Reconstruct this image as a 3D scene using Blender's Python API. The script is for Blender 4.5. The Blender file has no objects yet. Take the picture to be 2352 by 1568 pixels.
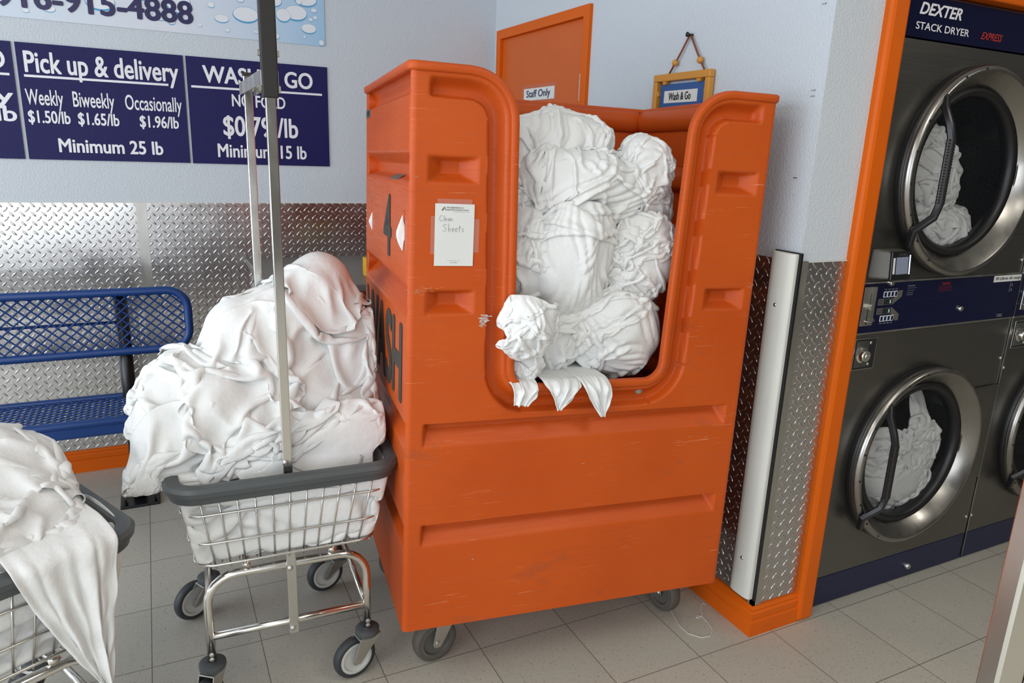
import bpy, math
import numpy as np
from mathutils import Vector, Matrix
S = bpy.context.scene
COL = S.collection
PI = math.pi
# ------------------------------------------------------------------ camera, world, lights, exposure
FPX, YAW, PIT, ROL, CAMH = 1660.31, 0.464180, -0.257419, 0.0371194, 1.49662
_f = np.array([math.sin(YAW)*math.cos(PIT), math.cos(YAW)*math.cos(PIT), math.sin(PIT)])
_r = np.array([math.cos(YAW), -math.sin(YAW), 0.0]); _u = np.cross(_r, _f)
_r2 = _r*math.cos(ROL)+_u*math.sin(ROL); _u2 = -_r*math.sin(ROL)+_u*math.cos(ROL)
cam = bpy.data.objects.new('camera', bpy.data.cameras.new('camera')); COL.objects.link(cam)
cam.data.sensor_width = 36; cam.data.sensor_fit = 'HORIZONTAL'; cam.data.lens = FPX/2352*36
cam.data.clip_start = 0.05
cam.matrix_world = Matrix([[_r2[i], _u2[i], -_f[i], (0, 0, CAMH)[i]] for i in range(3)]+[[0, 0, 0, 1]])
S.camera = cam
S.view_settings.view_transform = 'Standard'; S.view_settings.look = 'None'
S.view_settings.gamma = 1; S.view_settings.use_curve_mapping = False
S.view_settings.exposure = 0.0
S.cycles.use_denoising = True
S.cycles.max_bounces = 7; S.cycles.diffuse_bounces = 3; S.cycles.glossy_bounces = 4; S.cycles.transmission_bounces = 6
S.cycles.caustics_reflective = False; S.cycles.caustics_refractive = False
W = bpy.data.worlds.new('daylight'); S.world = W; W.use_nodes = True
W.node_tree.nodes['Background'].inputs[0].default_value = (0.62, 0.78, 1.0, 1); W.node_tree.nodes['Background'].inputs[1].default_value = 0.8
def area(name, loc, rot, sx, sy, power, col):
    l = bpy.data.lights.new(name, 'AREA'); l.shape = 'RECTANGLE'; l.size = sx; l.size_y = sy; l.energy = power; l.color = col
    o = bpy.data.objects.new(name, l); COL.objects.link(o); o.location = loc; o.rotation_euler = rot; return o
# daylight through the storefront glazing on the left and at the front left
area('left_window_daylight', (-3.45, 0.6, 1.55), (0, -PI/2, 0), 2.3, 5.4, 150, (0.86, 0.93, 1.0))
area('front_window_daylight', (-1.75, -4.15, 1.5), (PI/2, 0, 0), 2.9, 2.3, 80, (0.92, 0.96, 1.0))
# fluorescent ceiling fixtures
for _x, _y in ((-1.2, 0.6), (-1.2, -2.0), (1.6, -0.3), (1.6, -2.4), (4.0, -1.0)):
    area('ceiling_fixture_light', (_x, _y, 2.93), (0, 0, 0), 0.6, 1.2, 15, (1.0, 0.95, 0.86))
# ------------------------------------------------------------------ materials
def mat(name, col, rough=0.5, metal=0.0, spec=0.5):
    m = bpy.data.materials.new(name); m.use_nodes = True
    b = m.node_tree.nodes['Principled BSDF']
    b.inputs['Base Color'].default_value = (*col, 1); b.inputs['Roughness'].default_value = rough
    b.inputs['Metallic'].default_value = metal; b.inputs['Specular IOR Level'].default_value = spec
    return m
class N:
    def __init__(s, m): s.t = m.node_tree; s.b = s.t.nodes['Principled BSDF']
    def n(s, typ, **k):
        x = s.t.nodes.new(typ)
        for a, v in k.items():
            if a in x.inputs: x.inputs[a].default_value = v
            else: setattr(x, a, v)
        return x
    def l(s, a, b): s.t.links.new(a, b)
    def coord(s, scale=(1, 1, 1), loc=(0, 0, 0)):
        c = s.n('ShaderNodeNewGeometry'); mp = s.n('ShaderNodeMapping'); mp.inputs['Scale'].default_value = scale; mp.inputs['Location'].default_value = loc
        s.l(c.outputs['Position'], mp.inputs['Vector']); return mp.outputs[0]
    def noise(s, scale, vec=None, detail=3, rough=.5):
        x = s.n('ShaderNodeTexNoise'); x.inputs['Scale'].default_value = scale; x.inputs['Detail'].default_value = detail; x.inputs['Roughness'].default_value = rough
        if vec is not None: s.l(vec, x.inputs['Vector'])
        return x.outputs['Fac']
    def ramp(s, fac, stops):
        x = s.n('ShaderNodeValToRGB'); e = x.color_ramp.elements
        while len(e) > 1: e.remove(e[-1])
        for i, (p, c) in enumerate(stops):
            q = e[0] if i == 0 else e.new(p)
            q.position = p; q.color = (*c, 1) if len(c) == 3 else c
        s.l(fac, x.inputs[0]); return x.outputs[0]
    def mix(s, fac, a, b):
        x = s.n('ShaderNodeMix'); x.data_type = 'RGBA'
        for v, i in ((fac, 0), (a, 6), (b, 7)):
            if hasattr(v, 'links'): s.l(v, x.inputs[i])
            elif i == 0: x.inputs[0].default_value = v
            else: x.inputs[i].default_value = (*v, 1)
        return x.outputs[2]
    def math(s, op, a, b=None):
        x = s.n('ShaderNodeMath'); x.operation = op
        for v, i in ((a, 0), (b, 1)):
            if v is None: continue
            if hasattr(v, 'links'): s.l(v, x.inputs[i])
            else: x.inputs[i].default_value = v
        return x.outputs[0]
    def base(s, c): s.l(c, s.b.inputs['Base Color'])
    def rough(s, c): s.l(c, s.b.inputs['Roughness'])
    def bump(s, h, strength, dist=.01):
        x = s.n('ShaderNodeBump'); x.inputs['Strength'].default_value = strength; x.inputs['Distance'].default_value = dist
        s.l(h, x.inputs['Height']); s.l(x.outputs[0], s.b.inputs['Normal'])
G1 = (0, 0, 0); G9 = (1, 1, 1)
def m_wall():
    m = mat('wall_paint', (.60, .64, .68), .7, 0, .3); k = N(m)
    k.bump(k.noise(150, k.coord(), 2), .35, .006); return m
def m_floor():
    m = mat('vinyl_tile', (.5, .48, .43), .38, 0, .4); k = N(m)
    T = .3048; v = k.coord((1/T, 1/T, 1), (-1.41745/T, -1.4466/T, 0))
    br = k.n('ShaderNodeTexBrick', offset=0.0, squash=1.0); k.l(v, br.inputs['Vector'])
    for a, x in (('Scale', 1.0), ('Mortar Size', .0045), ('Mortar Smooth', .1), ('Brick Width', 1.0), ('Row Height', 1.0), ('Bias', 0.0)): br.inputs[a].default_value = x
    br.inputs['Color1'].default_value = (.47, .44, .37, 1); br.inputs['Color2'].default_value = (.52, .485, .41, 1)
    f1 = k.noise(1, k.coord((95, 260, 1)), 2, .6); f2 = k.noise(1, k.coord((230, 80, 1), (3, 9, 0)), 2, .6)
    fl = k.math('MAXIMUM', k.ramp(f1, [(.625, G1), (.67, G9)]), k.ramp(f2, [(.64, G1), (.69, G9)]))
    c = k.mix(k.math('MULTIPLY', fl, .8), br.outputs['Color'], (.17, .15, .13))
    fw = k.noise(1, k.coord((70, 190, 1), (20, 4, 0)), 3, .6)
    c = k.mix(k.math('MULTIPLY', k.ramp(fw, [(.35, G1), (.7, G9)]), .35), c, (.52, .49, .43))
    c = k.mix(k.math('MULTIPLY', k.ramp(k.noise(2.2, k.coord(), 4), [(.45, G1), (.75, G9)]), .25), c, (.36, .33, .29))
    c = k.mix(br.outputs['Fac'], c, (.16, .145, .12))
    k.base(c); k.rough(k.ramp(k.noise(5, k.coord(), 3), [(.3, (.3, .3, .3)), (.7, (.5, .5, .5))])); return m
def m_plastic():
    m = mat('orange_polyethylene', (.58, .09, .010), .45, 0, .3); k = N(m)
    n1 = k.noise(3, k.coord((1, 1, 1)), 4); c = k.mix(k.ramp(n1, [(.3, G1), (.75, G9)]), (.53, .074, .006), (.60, .096, .010))
    st = k.noise(1, k.coord((6, 6, 190)), 3, .6)
    c = k.mix(k.math('MULTIPLY', k.ramp(st, [(.5, G1), (.8, G9)]), .35), c, (.42, .075, .02))
    sm = k.noise(1, k.coord((4, 4, 9), (7, 1, 2)), 4, .65)
    c = k.mix(k.math('MULTIPLY', k.ramp(sm, [(.62, G1), (.78, G9)]), .55), c, (.26, .075, .04))
    sc = k.noise(1, k.coord((9, 9, 420), (2, 5, 3)), 2, .5); pa = k.noise(5, k.coord((1, 1, 1), (9, 2, 2)), 2)
    sc = k.math('MULTIPLY', k.ramp(sc, [(.685, G1), (.72, G9)]), k.ramp(pa, [(.5, G1), (.65, G9)]))
    c = k.mix(k.math('MULTIPLY', sc, .6), c, (.85, .42, .25))
    k.base(c); k.rough(k.ramp(st, [(.3, (.36, .36, .36)), (.75, (.55, .55, .55))]))
    k.bump(k.noise(1, k.coord((14, 14, 240)), 3), .05, .003); return m
def m_plate():
    m = mat('diamond_plate_aluminium', (.62, .61, .60), .24, .96); k = N(m)
    k.rough(k.ramp(k.noise(9, k.coord(), 3), [(.3, (.18, .18, .18)), (.75, (.32, .32, .32))])); return m
def m_cloth():
    m = mat('white_cotton', (.86, .86, .845), .95, 0, .1); k = N(m)
    k.base(k.mix(k.noise(6, k.coord(), 3), (.755, .755, .73), (.85, .85, .84)))
    k.bump(k.noise(42, k.coord(), 4, .6), .22, .012); return m
def m_steel():
    m = mat('brushed_stainless', (.30, .29, .275), .34, .95); k = N(m)
    b = k.noise(1, k.coord((3, 3, 260)), 2); k.rough(k.ramp(b, [(.3, (.31, .31, .31)), (.7, (.37, .37, .37))]))
    k.base(k.mix(k.noise(2.2, k.coord(), 3), (.16, .152, .138), (.25, .24, .22))); return m
def m_chrome(nm, c, r):
    m = mat(nm, c, r, 1.0); k = N(m)
    k.rough(k.ramp(k.noise(14, k.coord((1, 1, .4)), 3), [(.3, (r*.7,)*3), (.75, (r*1.6,)*3)])); return m
def m_paint(nm, c, r=.4):
    m = mat(nm, c, r); k = N(m); k.base(k.mix(k.noise(7, k.coord(), 4), tuple(x*.93 for x in c), tuple(min(1, x*1.06) for x in c)))
    k.bump(k.noise(60, k.coord(), 2), .06, .003); return m
def m_sign():
    m = mat('navy_corrugated_plastic', (.022, .018, .15), .45, 0, .25); k = N(m)
    w = k.n('ShaderNodeTexWave'); w.inputs['Scale'].default_value = 60; w.wave_type = 'BANDS'; w.bands_direction = 'X'; k.l(k.coord(), w.inputs['Vector'])
    k.base(k.mix(w.outputs['Fac'], (.006, .005, .066), (.012, .010, .10))); k.bump(w.outputs['Fac'], .15, .002); return m
def m_banner():
    m = mat('banner_print', (.8, .85, .9), .35); k = N(m)
    s = k.n('ShaderNodeSeparateXYZ'); k.l(k.coord(), s.inputs[0])
    k.base(k.ramp(k.math('ADD', k.math('MULTIPLY', s.outputs[0], .75), .35),
           [(.0, (.62, .70, .80)), (.45, (.72, .74, .80)), (.7, (.58, .68, .80)), (.9, (.38, .58, .78)), (1, (.30, .52, .74))])); return m
M = dict(wall=m_wall(), floor=m_floor(), truck=m_plastic(), plate=m_plate(), cloth=m_cloth(), steel=m_steel(),
    chrome=m_chrome('chrome_tube', (.80, .78, .73), .16), zinc=m_chrome('zinc_plated_steel', (.58, .57, .53), .32), wire=m_chrome('chrome_wire', (.70, .68, .64), .2),
    orange=m_paint('orange_paint', (.70, .12, .004), .45), door=m_paint('orange_door_paint', (.62, .115, .012), .45),
    bumper=m_paint('grey_vinyl_bumper', (.075, .083, .085), .42), blackm=m_paint('black_paint', (.008, .008, .010), .3), sleeve=m_paint('black_plastic', (.014, .011, .009), .55),
    bench=m_paint('blue_vinyl_coating', (.005, .042, .19), .36), guard=m_paint('off_white_plastic', (.66, .66, .60), .45),
    sign=m_sign(), white=m_paint('white_lettering', (.84, .83, .86), .5), banner=m_banner(), navy=m_paint('navy_lettering', (.016, .013, .085), .4),
    paper=m_paint('white_paper', (.74, .74, .70), .8), ink=m_paint('grey_ink', (.16, .16, .17), .7), black=m_paint('black_ink', (.012, .012, .014), .6),
    stencil=m_paint('black_stencil_paint', (.045, .04, .032), .7), wood=m_paint('yellow_oak', (.62, .27, .035), .45), cord=m_paint('brown_cord', (.24, .065, .025), .8),
    card=m_paint('blue_card', (.03, .10, .30), .6), tyre=m_paint('grey_rubber', (.035, .038, .04), .55), hub=m_paint('white_nylon_hub', (.58, .58, .54), .4),
    rubber=m_paint('brown_rubber', (.10, .085, .07), .65), ceiling=m_paint('ceiling_white', (.7, .7, .68), .9), panel=mat('navy_control_panel', (.004, .006, .032), .14, 0, .35),
    kick=m_paint('navy_painted_steel', (.007, .011, .045), .35), dark=m_paint('dark_cavity', (.01, .01, .011), .6), gasket=m_paint('black_rubber_gasket', (.008, .008, .009), .4),
    drum=m_chrome('galvanised_drum', (.20, .205, .195), .5), hole=mat('drum_hole_black', (.004, .004, .004), .8), greyp=m_paint('grey_plastic', (.11, .105, .09), .45), grey=m_paint('grey_print', (.33, .34, .38), .5),
    lcd=mat('lcd_screen', (.22, .25, .32), .2), red=m_paint('red_print', (.45, .03, .02), .5), table=m_paint('grey_laminate', (.16, .155, .145), .4),
    yellow=m_paint('yellow_cardboard', (.72, .42, .02), .6), purple=m_paint('purple_print', (.06, .03, .20), .5), tape=mat('clear_tape', (.56, .13, .035), .28),
    scrape=m_paint('pale_scrape', (.66, .30, .17), .8), dust=m_paint('white_scuff', (.7, .6, .55), .9), blade=m_paint('grey_reveal', (.24, .08, .06), .4), farwall=m_paint('dim_far_wall', (.16, .15, .14), .8), print=m_paint('droplet_blue', (.10, .36, .60), .4), print2=m_paint('droplet_white', (.80, .82, .86), .4))
M['lcd'].node_tree.nodes['Principled BSDF'].inputs['Emission Color'].default_value = (.25, .3, .42, 1); M['lcd'].node_tree.nodes['Principled BSDF'].inputs['Emission Strength'].default_value = .08
def m_emit(nm, c, s):
    m = mat(nm, c, .4); b = m.node_tree.nodes['Principled BSDF']; b.inputs['Emission Color'].default_value = (*c, 1); b.inputs['Emission Strength'].default_value = s; return m
M['led'] = m_emit('blue_led', (.6, .7, 1.0), 3.0); M['digit'] = m_emit('green_digit', (.5, .9, .75), .7)
def m_glass():
    m = mat('window_glass', (1, 1, 1), .02); t = m.node_tree; b = t.nodes['Principled BSDF']
    b.inputs['Base Color'].default_value = (.02, .025, .03, 1); b.inputs['Roughness'].default_value = .03; b.inputs['Alpha'].default_value = .14; return m
M['glass'] = m_glass()
M['tape'].node_tree.nodes['Principled BSDF'].inputs['Alpha'].default_value = .09; M['tape'].node_tree.nodes['Principled BSDF'].inputs['Base Color'].default_value = (.8, .7, .65, 1)
# ------------------------------------------------------------------ mesh helpers (world coordinates)
class MB:
    def __init__(s): s.v = []; s.f = []; s.mi = []; s.n = 0
    def add(s, V, F, mi=0):
        V = np.asarray(V, float).reshape(-1, 3); s.v.append(V); s.f += [tuple(int(i)+s.n for i in q) for q in F]; s.mi += [mi]*len(F); s.n += len(V); return s
    def box(s, a, b, T=None, mi=0):
        x0, y0, z0 = a; x1, y1, z1 = b
        V = np.array([(x0, y0, z0), (x1, y0, z0), (x1, y1, z0), (x0, y1, z0), (x0, y0, z1), (x1, y0, z1), (x1, y1, z1), (x0, y1, z1)], float)
        if T is not None: V = T(V)
        return s.add(V, [(0, 3, 2, 1), (4, 5, 6, 7), (0, 1, 5, 4), (1, 2, 6, 5), (2, 3, 7, 6), (3, 0, 4, 7)], mi)
    def tube(s, pts, r, seg=8, closed=False, cap=True, prof=None, mi=0, up=None):
        P = np.asarray(pts, float); n = len(P)
        if closed: tan = np.roll(P, -1, 0)-np.roll(P, 1, 0)
        else: tan = np.gradient(P, axis=0)
        tan /= np.linalg.norm(tan, axis=1, keepdims=True)+1e-12
        u0 = np.array(up if up is not None else ((0, 0, 1) if abs(tan[0][2]) < .9 else (1, 0, 0)), float)
        V = []
        if prof is None: prof = [(r*math.cos(2*PI*k/seg), r*math.sin(2*PI*k/seg)) for k in range(seg)]
        seg = len(prof); u = u0
        for i in range(n):
            if up is not None: u = u0
            a = u-tan[i]*(u@tan[i]); a /= np.linalg.norm(a)+1e-12; b = np.cross(tan[i], a); u = a
            for c, d in prof: V.append(P[i]+a*c+b*d)
        F = []
        for i in range(n if closed else n-1):
            j = (i+1) % n
            for k in range(seg):
                l = (k+1) % seg; F.append((i*seg+k, i*seg+l, j*seg+l, j*seg+k))
        if cap and not closed: F.append(tuple(range(seg))[::-1]); F.append(tuple(range((n-1)*seg, n*seg)))
        return s.add(V, F, mi)
    def lathe(s, prof, c, ax, seg=32, mi=0, caps=True):
        ax = np.array(ax, float); ax /= np.linalg.norm(ax); t = np.array((0, 0, 1.) if abs(ax[2]) < .9 else (1., 0, 0)); a = np.cross(ax, t); a /= np.linalg.norm(a); b = np.cross(ax, a)
        V = [np.array(c)+ax*h+(a*math.cos(2*PI*k/seg)+b*math.sin(2*PI*k/seg))*r for r, h in prof for k in range(seg)]
        n = len(prof); F = [(i*seg+k, i*seg+(k+1) % seg, (i+1)*seg+(k+1) % seg, (i+1)*seg+k) for i in range(n-1) for k in range(seg)]
        if caps: F.append(tuple(range(seg))[::-1]); F.append(tuple(range((n-1)*seg, n*seg)))
        return s.add(V, F, mi)
    def sphere(s, c, r, seg=14, mi=0):
        pr = [(max(1e-4, math.sin(PI*k/8)), -math.cos(PI*k/8)) for k in range(9)]
        r = np.array(r if hasattr(r, '__len__') else (r, r, r), float)
        V = [np.array(c)+r*np.array((p*math.cos(2*PI*k/seg), p*math.sin(2*PI*k/seg), h)) for p, h in pr for k in range(seg)]
        return s.add(V, [(i*seg+k, i*seg+(k+1) % seg, (i+1)*seg+(k+1) % seg, (i+1)*seg+k) for i in range(8) for k in range(seg)], mi)
    def prism(s, poly, d0, d1, mi=0, fix=None):
        # poly: list of 3-D points, extruded from +d0 to +d1 (vectors)
        P = np.asarray(poly, float); n = len(P); d0 = np.array(d0, float); d1 = np.array(d1, float)
        return s.add(np.concatenate([P+d0, P+d1]), [tuple(range(n))[::-1], tuple(range(n, 2*n))]+[(k, (k+1) % n, n+(k+1) % n, n+k) for k in range(n)], mi)
def link(name, mb, m, parent=None, smooth=False, bevel=0, mats=None):
    V = np.concatenate(mb.v) if mb.v else np.zeros((0, 3))
    off = np.array(parent_loc(parent)); me = bpy.data.meshes.new(name)
    me.from_pydata((V-off).tolist(), [], mb.f)
    for q in (mats or [m]): me.materials.append(M[q] if isinstance(q, str) else q)
    if mats: me.polygons.foreach_set('material_index', mb.mi)
    import bmesh
    bm = bmesh.new(); bm.from_mesh(me); bmesh.ops.recalc_face_normals(bm, faces=bm.faces); bm.to_mesh(me); bm.free()
    if smooth: me.shade_smooth()
    o = bpy.data.objects.new(name, me); COL.objects.link(o)
    if smooth == 'auto':
        me.set_sharp_from_angle(angle=math.radians(38))
    if bevel:
        b = o.modifiers.new('bevel', 'BEVEL'); b.width = bevel; b.segments = 2; b.limit_method = 'ANGLE'; b.angle_limit = math.radians(40)
    if parent is not None: o.parent = parent
    return o
def parent_loc(p):
    l = np.zeros(3)
    while p is not None: l = l+np.array(p.location); p = p.parent
    return l
def thing(name, label, cat, loc, group=None):
    o = bpy.data.objects.new(name, None); COL.objects.link(o); o.location = loc; o.empty_display_size = .1
    return tag(o, label, cat, group)
def tag(o, label, cat, group=None):
    o['label'] = label; o['category'] = cat
    if group: o['group'] = group
    return o
def recentre(o):
    me = o.data; n = len(me.vertices); a = np.empty(n*3); me.vertices.foreach_get('co', a); a = a.reshape(-1, 3)
    c = np.array([(a[:, 0].min()+a[:, 0].max())/2, (a[:, 1].min()+a[:, 1].max())/2, a[:, 2].min()]); me.vertices.foreach_set('co', (a-c).ravel()); me.update()
    o.location = c; return o
def struct(name, mb, m, smooth=False, bevel=0, label=None):
    o = link(name, mb, m, None, smooth, bevel); o['kind'] = 'structure'
    if label: o['label'] = label
    return o
def text(name, lines, O, U, V, mats, parent, lift=.0012, bold=.0):
    # lines: (string, u0, u1, v0, v1[, bold, shear]) fitted to its box on the plane O + U u + V v; heavy strokes come from shifted copies
    O = np.array(O, float); U = np.array(U, float); V = np.array(V, float); Nn = np.cross(U, V); Nn /= np.linalg.norm(Nn)
    for ln in lines:
        s, u0, u1, v0, v1 = ln[:5]; bo = ln[5] if len(ln) > 5 else bold; sh = ln[6] if len(ln) > 6 else 0; mb = MB()
        cu = bpy.data.curves.new('t', 'FONT'); cu.body = s; cu.offset = 0; cu.shear = sh; cu.resolution_u = 4; cu.extrude = 0
        ob = bpy.data.objects.new('t', cu); COL.objects.link(ob); bpy.context.view_layer.update()
        me = bpy.data.meshes.new_from_object(ob.evaluated_get(bpy.context.evaluated_depsgraph_get()))
        P = np.empty(len(me.vertices)*3); me.vertices.foreach_get('co', P); P = P.reshape(-1, 3); fs = [tuple(p.vertices) for p in me.polygons]
        a = P.min(0); b = P.max(0); x = bo*1.1; k = 0
        for dx, dy in ([(0, 0)] if x == 0 else [(0, 0), (x, 0), (-x, 0), (0, x*.7), (0, -x*.7), (x*.7, x*.5), (-x*.7, x*.5), (x*.7, -x*.5), (-x*.7, -x*.5)]):
            su = (P[:, 0]+dx-a[0]+x)/(b[0]-a[0]+2*x)*(u1-u0)+u0; sv = (P[:, 1]+dy-a[1]+x*.7)/(b[1]-a[1]+1.4*x)*(v1-v0)+v0
            mb.add(O+su[:, None]*U+sv[:, None]*V+Nn*(lift+k*.000025), fs); k += 1
        bpy.data.objects.remove(ob); bpy.data.curves.remove(cu); bpy.data.meshes.remove(me)
        o = link(name, mb, mats, parent)
    return o
X3, Y3, Z3 = np.eye(3)
def arc(c, r, a0, a1, n=8):
    return [(c[0]+r*math.cos(a0+(a1-a0)*k/n), c[1]+r*math.sin(a0+(a1-a0)*k/n)) for k in range(n+1)]
def rrect(x0, x1, y0, y1, r, n=6):
    return arc((x1-r, y1-r), r, 0, PI/2, n)+arc((x0+r, y1-r), r, PI/2, PI, n)+arc((x0+r, y0+r), r, PI, 1.5*PI, n)+arc((x1-r, y0+r), r, 1.5*PI, 2*PI, n)
def smoothstep(a, b, x):
    t = np.clip((x-a)/(b-a), 0, 1); return t*t*(3-2*t)
# ------------------------------------------------------------------ room shell
XR, YB, YP = 1.648, 3.608, 1.475
XL, YF, XE, ZC = -3.5, -4.2, 6.0, 3.0
struct('floor', MB().box((XL-.1, YF-.1, -.05), (XE+.1, YB+.1, 0)), 'floor')
struct('ceiling', MB().box((XL-.1, YF-.1, ZC), (XE+.1, YB+.1, ZC+.05)), 'ceiling')
struct('wall_back', MB().box((XL-.1, YB, 0), (XE+.1, YB+.1, ZC)), 'wall')
wr = MB().box((XR, YP, 0), (XR+.19, 2.70, ZC)).box((XR, 3.535, 0), (XR+.19, YB, ZC)).box((XR, 2.70, 2.052), (XR+.19, 3.535, ZC)).box((XR+.12, 2.70, 0), (XR+.19, 3.535, 2.052))
struct('wall_right', wr, 'wall')
struct('wall_dryer', MB().box((1.838, YP+.02, 2.04), (XE, YP+.12, ZC)), 'wall')
struct('wall_east', MB().box((XE, YF, 0), (XE+.1, YB, ZC)), 'farwall')
wl = MB().box((XL-.1, YF, 0), (XL, YB, .35)).box((XL-.1, YF, 2.72), (XL, YB, ZC)).box((XL-.1, YF, .35), (XL, -2.15, 2.72)).box((XL-.1, 3.35, .35), (XL, YB, 2.72))
struct('wall_left', wl, 'wall')
wf = MB().box((XL, YF-.1, 0), (XE, YF, .3)).box((XL, YF-.1, 2.68), (XE, YF, ZC)).box((-.28, YF-.1, .3), (XE, YF, 2.68)).box((XL, YF-.1, .3), (-3.22, YF, 2.68))
struct('wall_front', wf, 'farwall')
def mullions(name, mb): struct(name, mb, 'zinc', bevel=.004)
mb = MB()
for y in (-2.15, -.79, .57, 1.93, 3.29): mb.box((XL-.03, y, .35), (XL+.02, y+.06, 2.72))
for z in (.35, 2.66): mb.box((XL-.03, -2.15, z), (XL+.02, 3.35, z+.06))
mullions('window_1', mb)
mb = MB()
for x in (-3.22, -2.26, -1.3, -.34): mb.box((x, YF-.02, .3), (x+.06, YF+.03, 2.68))
for z in (.3, 2.62): mb.box((-3.22, YF-.02, z), (-.28, YF+.03, z+.06))
mullions('window_2', mb)
# baseboards (moulded orange plank, swept along the wall)
def baseboard(name, path, side):
    prof = [(0, 0), (.020, 0), (.020, .052), (.016, .055), (.016, .060), (.019, .063), (.019, .082), (.013, .088), (.015, .094), (.008, .102), (0, .104)]
    mb = MB(); P = np.array(path, float); n = len(P); V = []
    for i in range(n):
        d0 = P[i]-P[i-1] if i else P[1]-P[0]; d1 = P[i+1]-P[i] if i < n-1 else d0
        d0 = d0/np.linalg.norm(d0); d1 = d1/np.linalg.norm(d1)
        n0 = np.array((d0[1], -d0[0]))*side; n1 = np.array((d1[1], -d1[0]))*side; m = (n0+n1); m = m/(m@n0)
        for a, z in prof: V.append((P[i][0]+m[0]*a, P[i][1]+m[1]*a, z))
    k = len(prof); F = [(i*k+j, i*k+j+1, (i+1)*k+j+1, (i+1)*k+j) for i in range(n-1) for j in range(k-1)]
    F += [tuple(range(k)), tuple(range((n-1)*k, n*k))]
    mb.add(V, F); struct(name, mb, 'orange')
baseboard('baseboard_back', [(XL, YB), (XR, YB)], 1)
baseboard('baseboard_right', [(XR, 2.68), (XR, YP), (1.836, YP)], 1)
# orange casing around the dryer bank
struct('trim_1', MB().box((1.834, 1.448, 0), (1.905, 1.60, 2.06)), 'orange', bevel=.012)
struct('trim_2', MB().box((1.905, 1.452, 1.972), (XE, 1.60, 2.06)), 'orange', bevel=.006)
struct('trim_3', MB().box((1.902, 1.478, .01), (1.921, 1.60, 1.972)), 'blade')
# diamond tread plate
def tread(O, U, V, w, h, Nn, a=.0375):
    O, U, V, Nn = (np.array(q, float) for q in (O, U, V, Nn)); mb = MB()
    mb.prism([O, O+U*w, O+U*w+V*h, O+V*h], Nn*-.001, Nn*.0022)
    ang = np.linspace(0, 2*PI, 12, endpoint=False); L = np.stack([.0148*np.cos(ang), .0048*np.sin(ang)*(1-.25*np.cos(ang)**2)], 1)
    rings = [(1.0, .0019), (.82, .0036), (.45, .0042)]
    nx = int(w/a); ny = int(h/a); V0 = []; F0 = []; c = 0
    for i in range(2*nx):
        for j in range(ny):
            s = 1 if i % 2 == 0 else -1; u = (i//2+(.28 if s > 0 else .78))*w/nx; v = (j+(.28 if s > 0 else .78))*h/ny; ca = math.cos(s*.80); sa = math.sin(s*.80)
            for sc, hh in rings:
                q = L*sc; V0.append(O+(u+q[:, :1]*ca-q[:, 1:]*sa)*U+(v+q[:, :1]*sa+q[:, 1:]*ca)*V+Nn*hh)
            for r in range(2):
                for k in range(12): F0.append((c+r*12+k, c+r*12+(k+1) % 12, c+(r+1)*12+(k+1) % 12, c+(r+1)*12+k))
            F0.append(tuple(range(c+24, c+36))); c += 36
    mb.add(np.concatenate(V0), F0); return mb
ZP0, ZP1 = .104, 1.218
struct('trim_4', tread((-2.3, YB, ZP0), X3, Z3, 2.245, ZP1-ZP0, -Y3), 'plate', 'auto')
struct('trim_5', tread((-.025, YB, ZP0), X3, Z3, XR-.005+.025, ZP1-ZP0, -Y3), 'plate', 'auto')
struct('trim_6', MB().box((-.062, YB-.006, ZP0), (-.02, YB, ZP1)), 'zinc')
struct('trim_7', tread((XR, YB-.005, ZP0), -Y3, Z3, .06, ZP1-ZP0, -X3), 'plate', 'auto')
struct('trim_8', tread((XR, 2.66, ZP0), -Y3, Z3, 2.66-YP, ZP1-ZP0, -X3), 'plate', 'auto')
struct('trim_9', tread((1.672, YP, ZP0), X3, Z3, .162, ZP1-ZP0, -Y3), 'plate', 'auto')
struct('trim_10', MB().box((1.640, 1.469, ZP0), (1.674, YP+.01, ZP1+.004)).box((1.640, 1.469, ZP0), (1.648, YP+.02, ZP1+.004)), 'zinc')
struct('trim_11', MB().box((-2.3, YB-.004, ZP1), (XR, YB, ZP1+.004)).box((1.65, YP-.004, ZP1), (1.834, YP, ZP1+.004)), 'guard')
# white bumper strip at the wall corner
t = thing('corner_guard', 'tall off-white plastic bumper strip on the wall corner beside the dryers', 'corner guard', (1.634, 1.515, .125))
link('shade_backing', MB().box((1.637, 1.464, .125), (1.644, 1.562, 1.246)), 'blackm', t)  # backing plate coloured black to stand in for the guard's shadowed side edge
pr = [(0, -.044), (-.014, -.044), (-.021, -.036), (-.024, -.02), (-.024, .02), (-.021, .036), (-.014, .044), (0, .044)]
mb = MB(); mb.prism([(1.638+a, 1.516+b, 0) for a, b in pr], (0, 0, .128), (0, 0, 1.243)); link('cover', mb, 'guard', t, 'auto', .003)
for z in (1.09, .26):
    mb = MB(); mb.lathe([(.006, 0), (.006, .002), (.003, .0035), (.0005, .004)], (1.6145, 1.516, z), (-1, 0, 0), 12); link('screw', mb, 'zinc', t, True)
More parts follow.
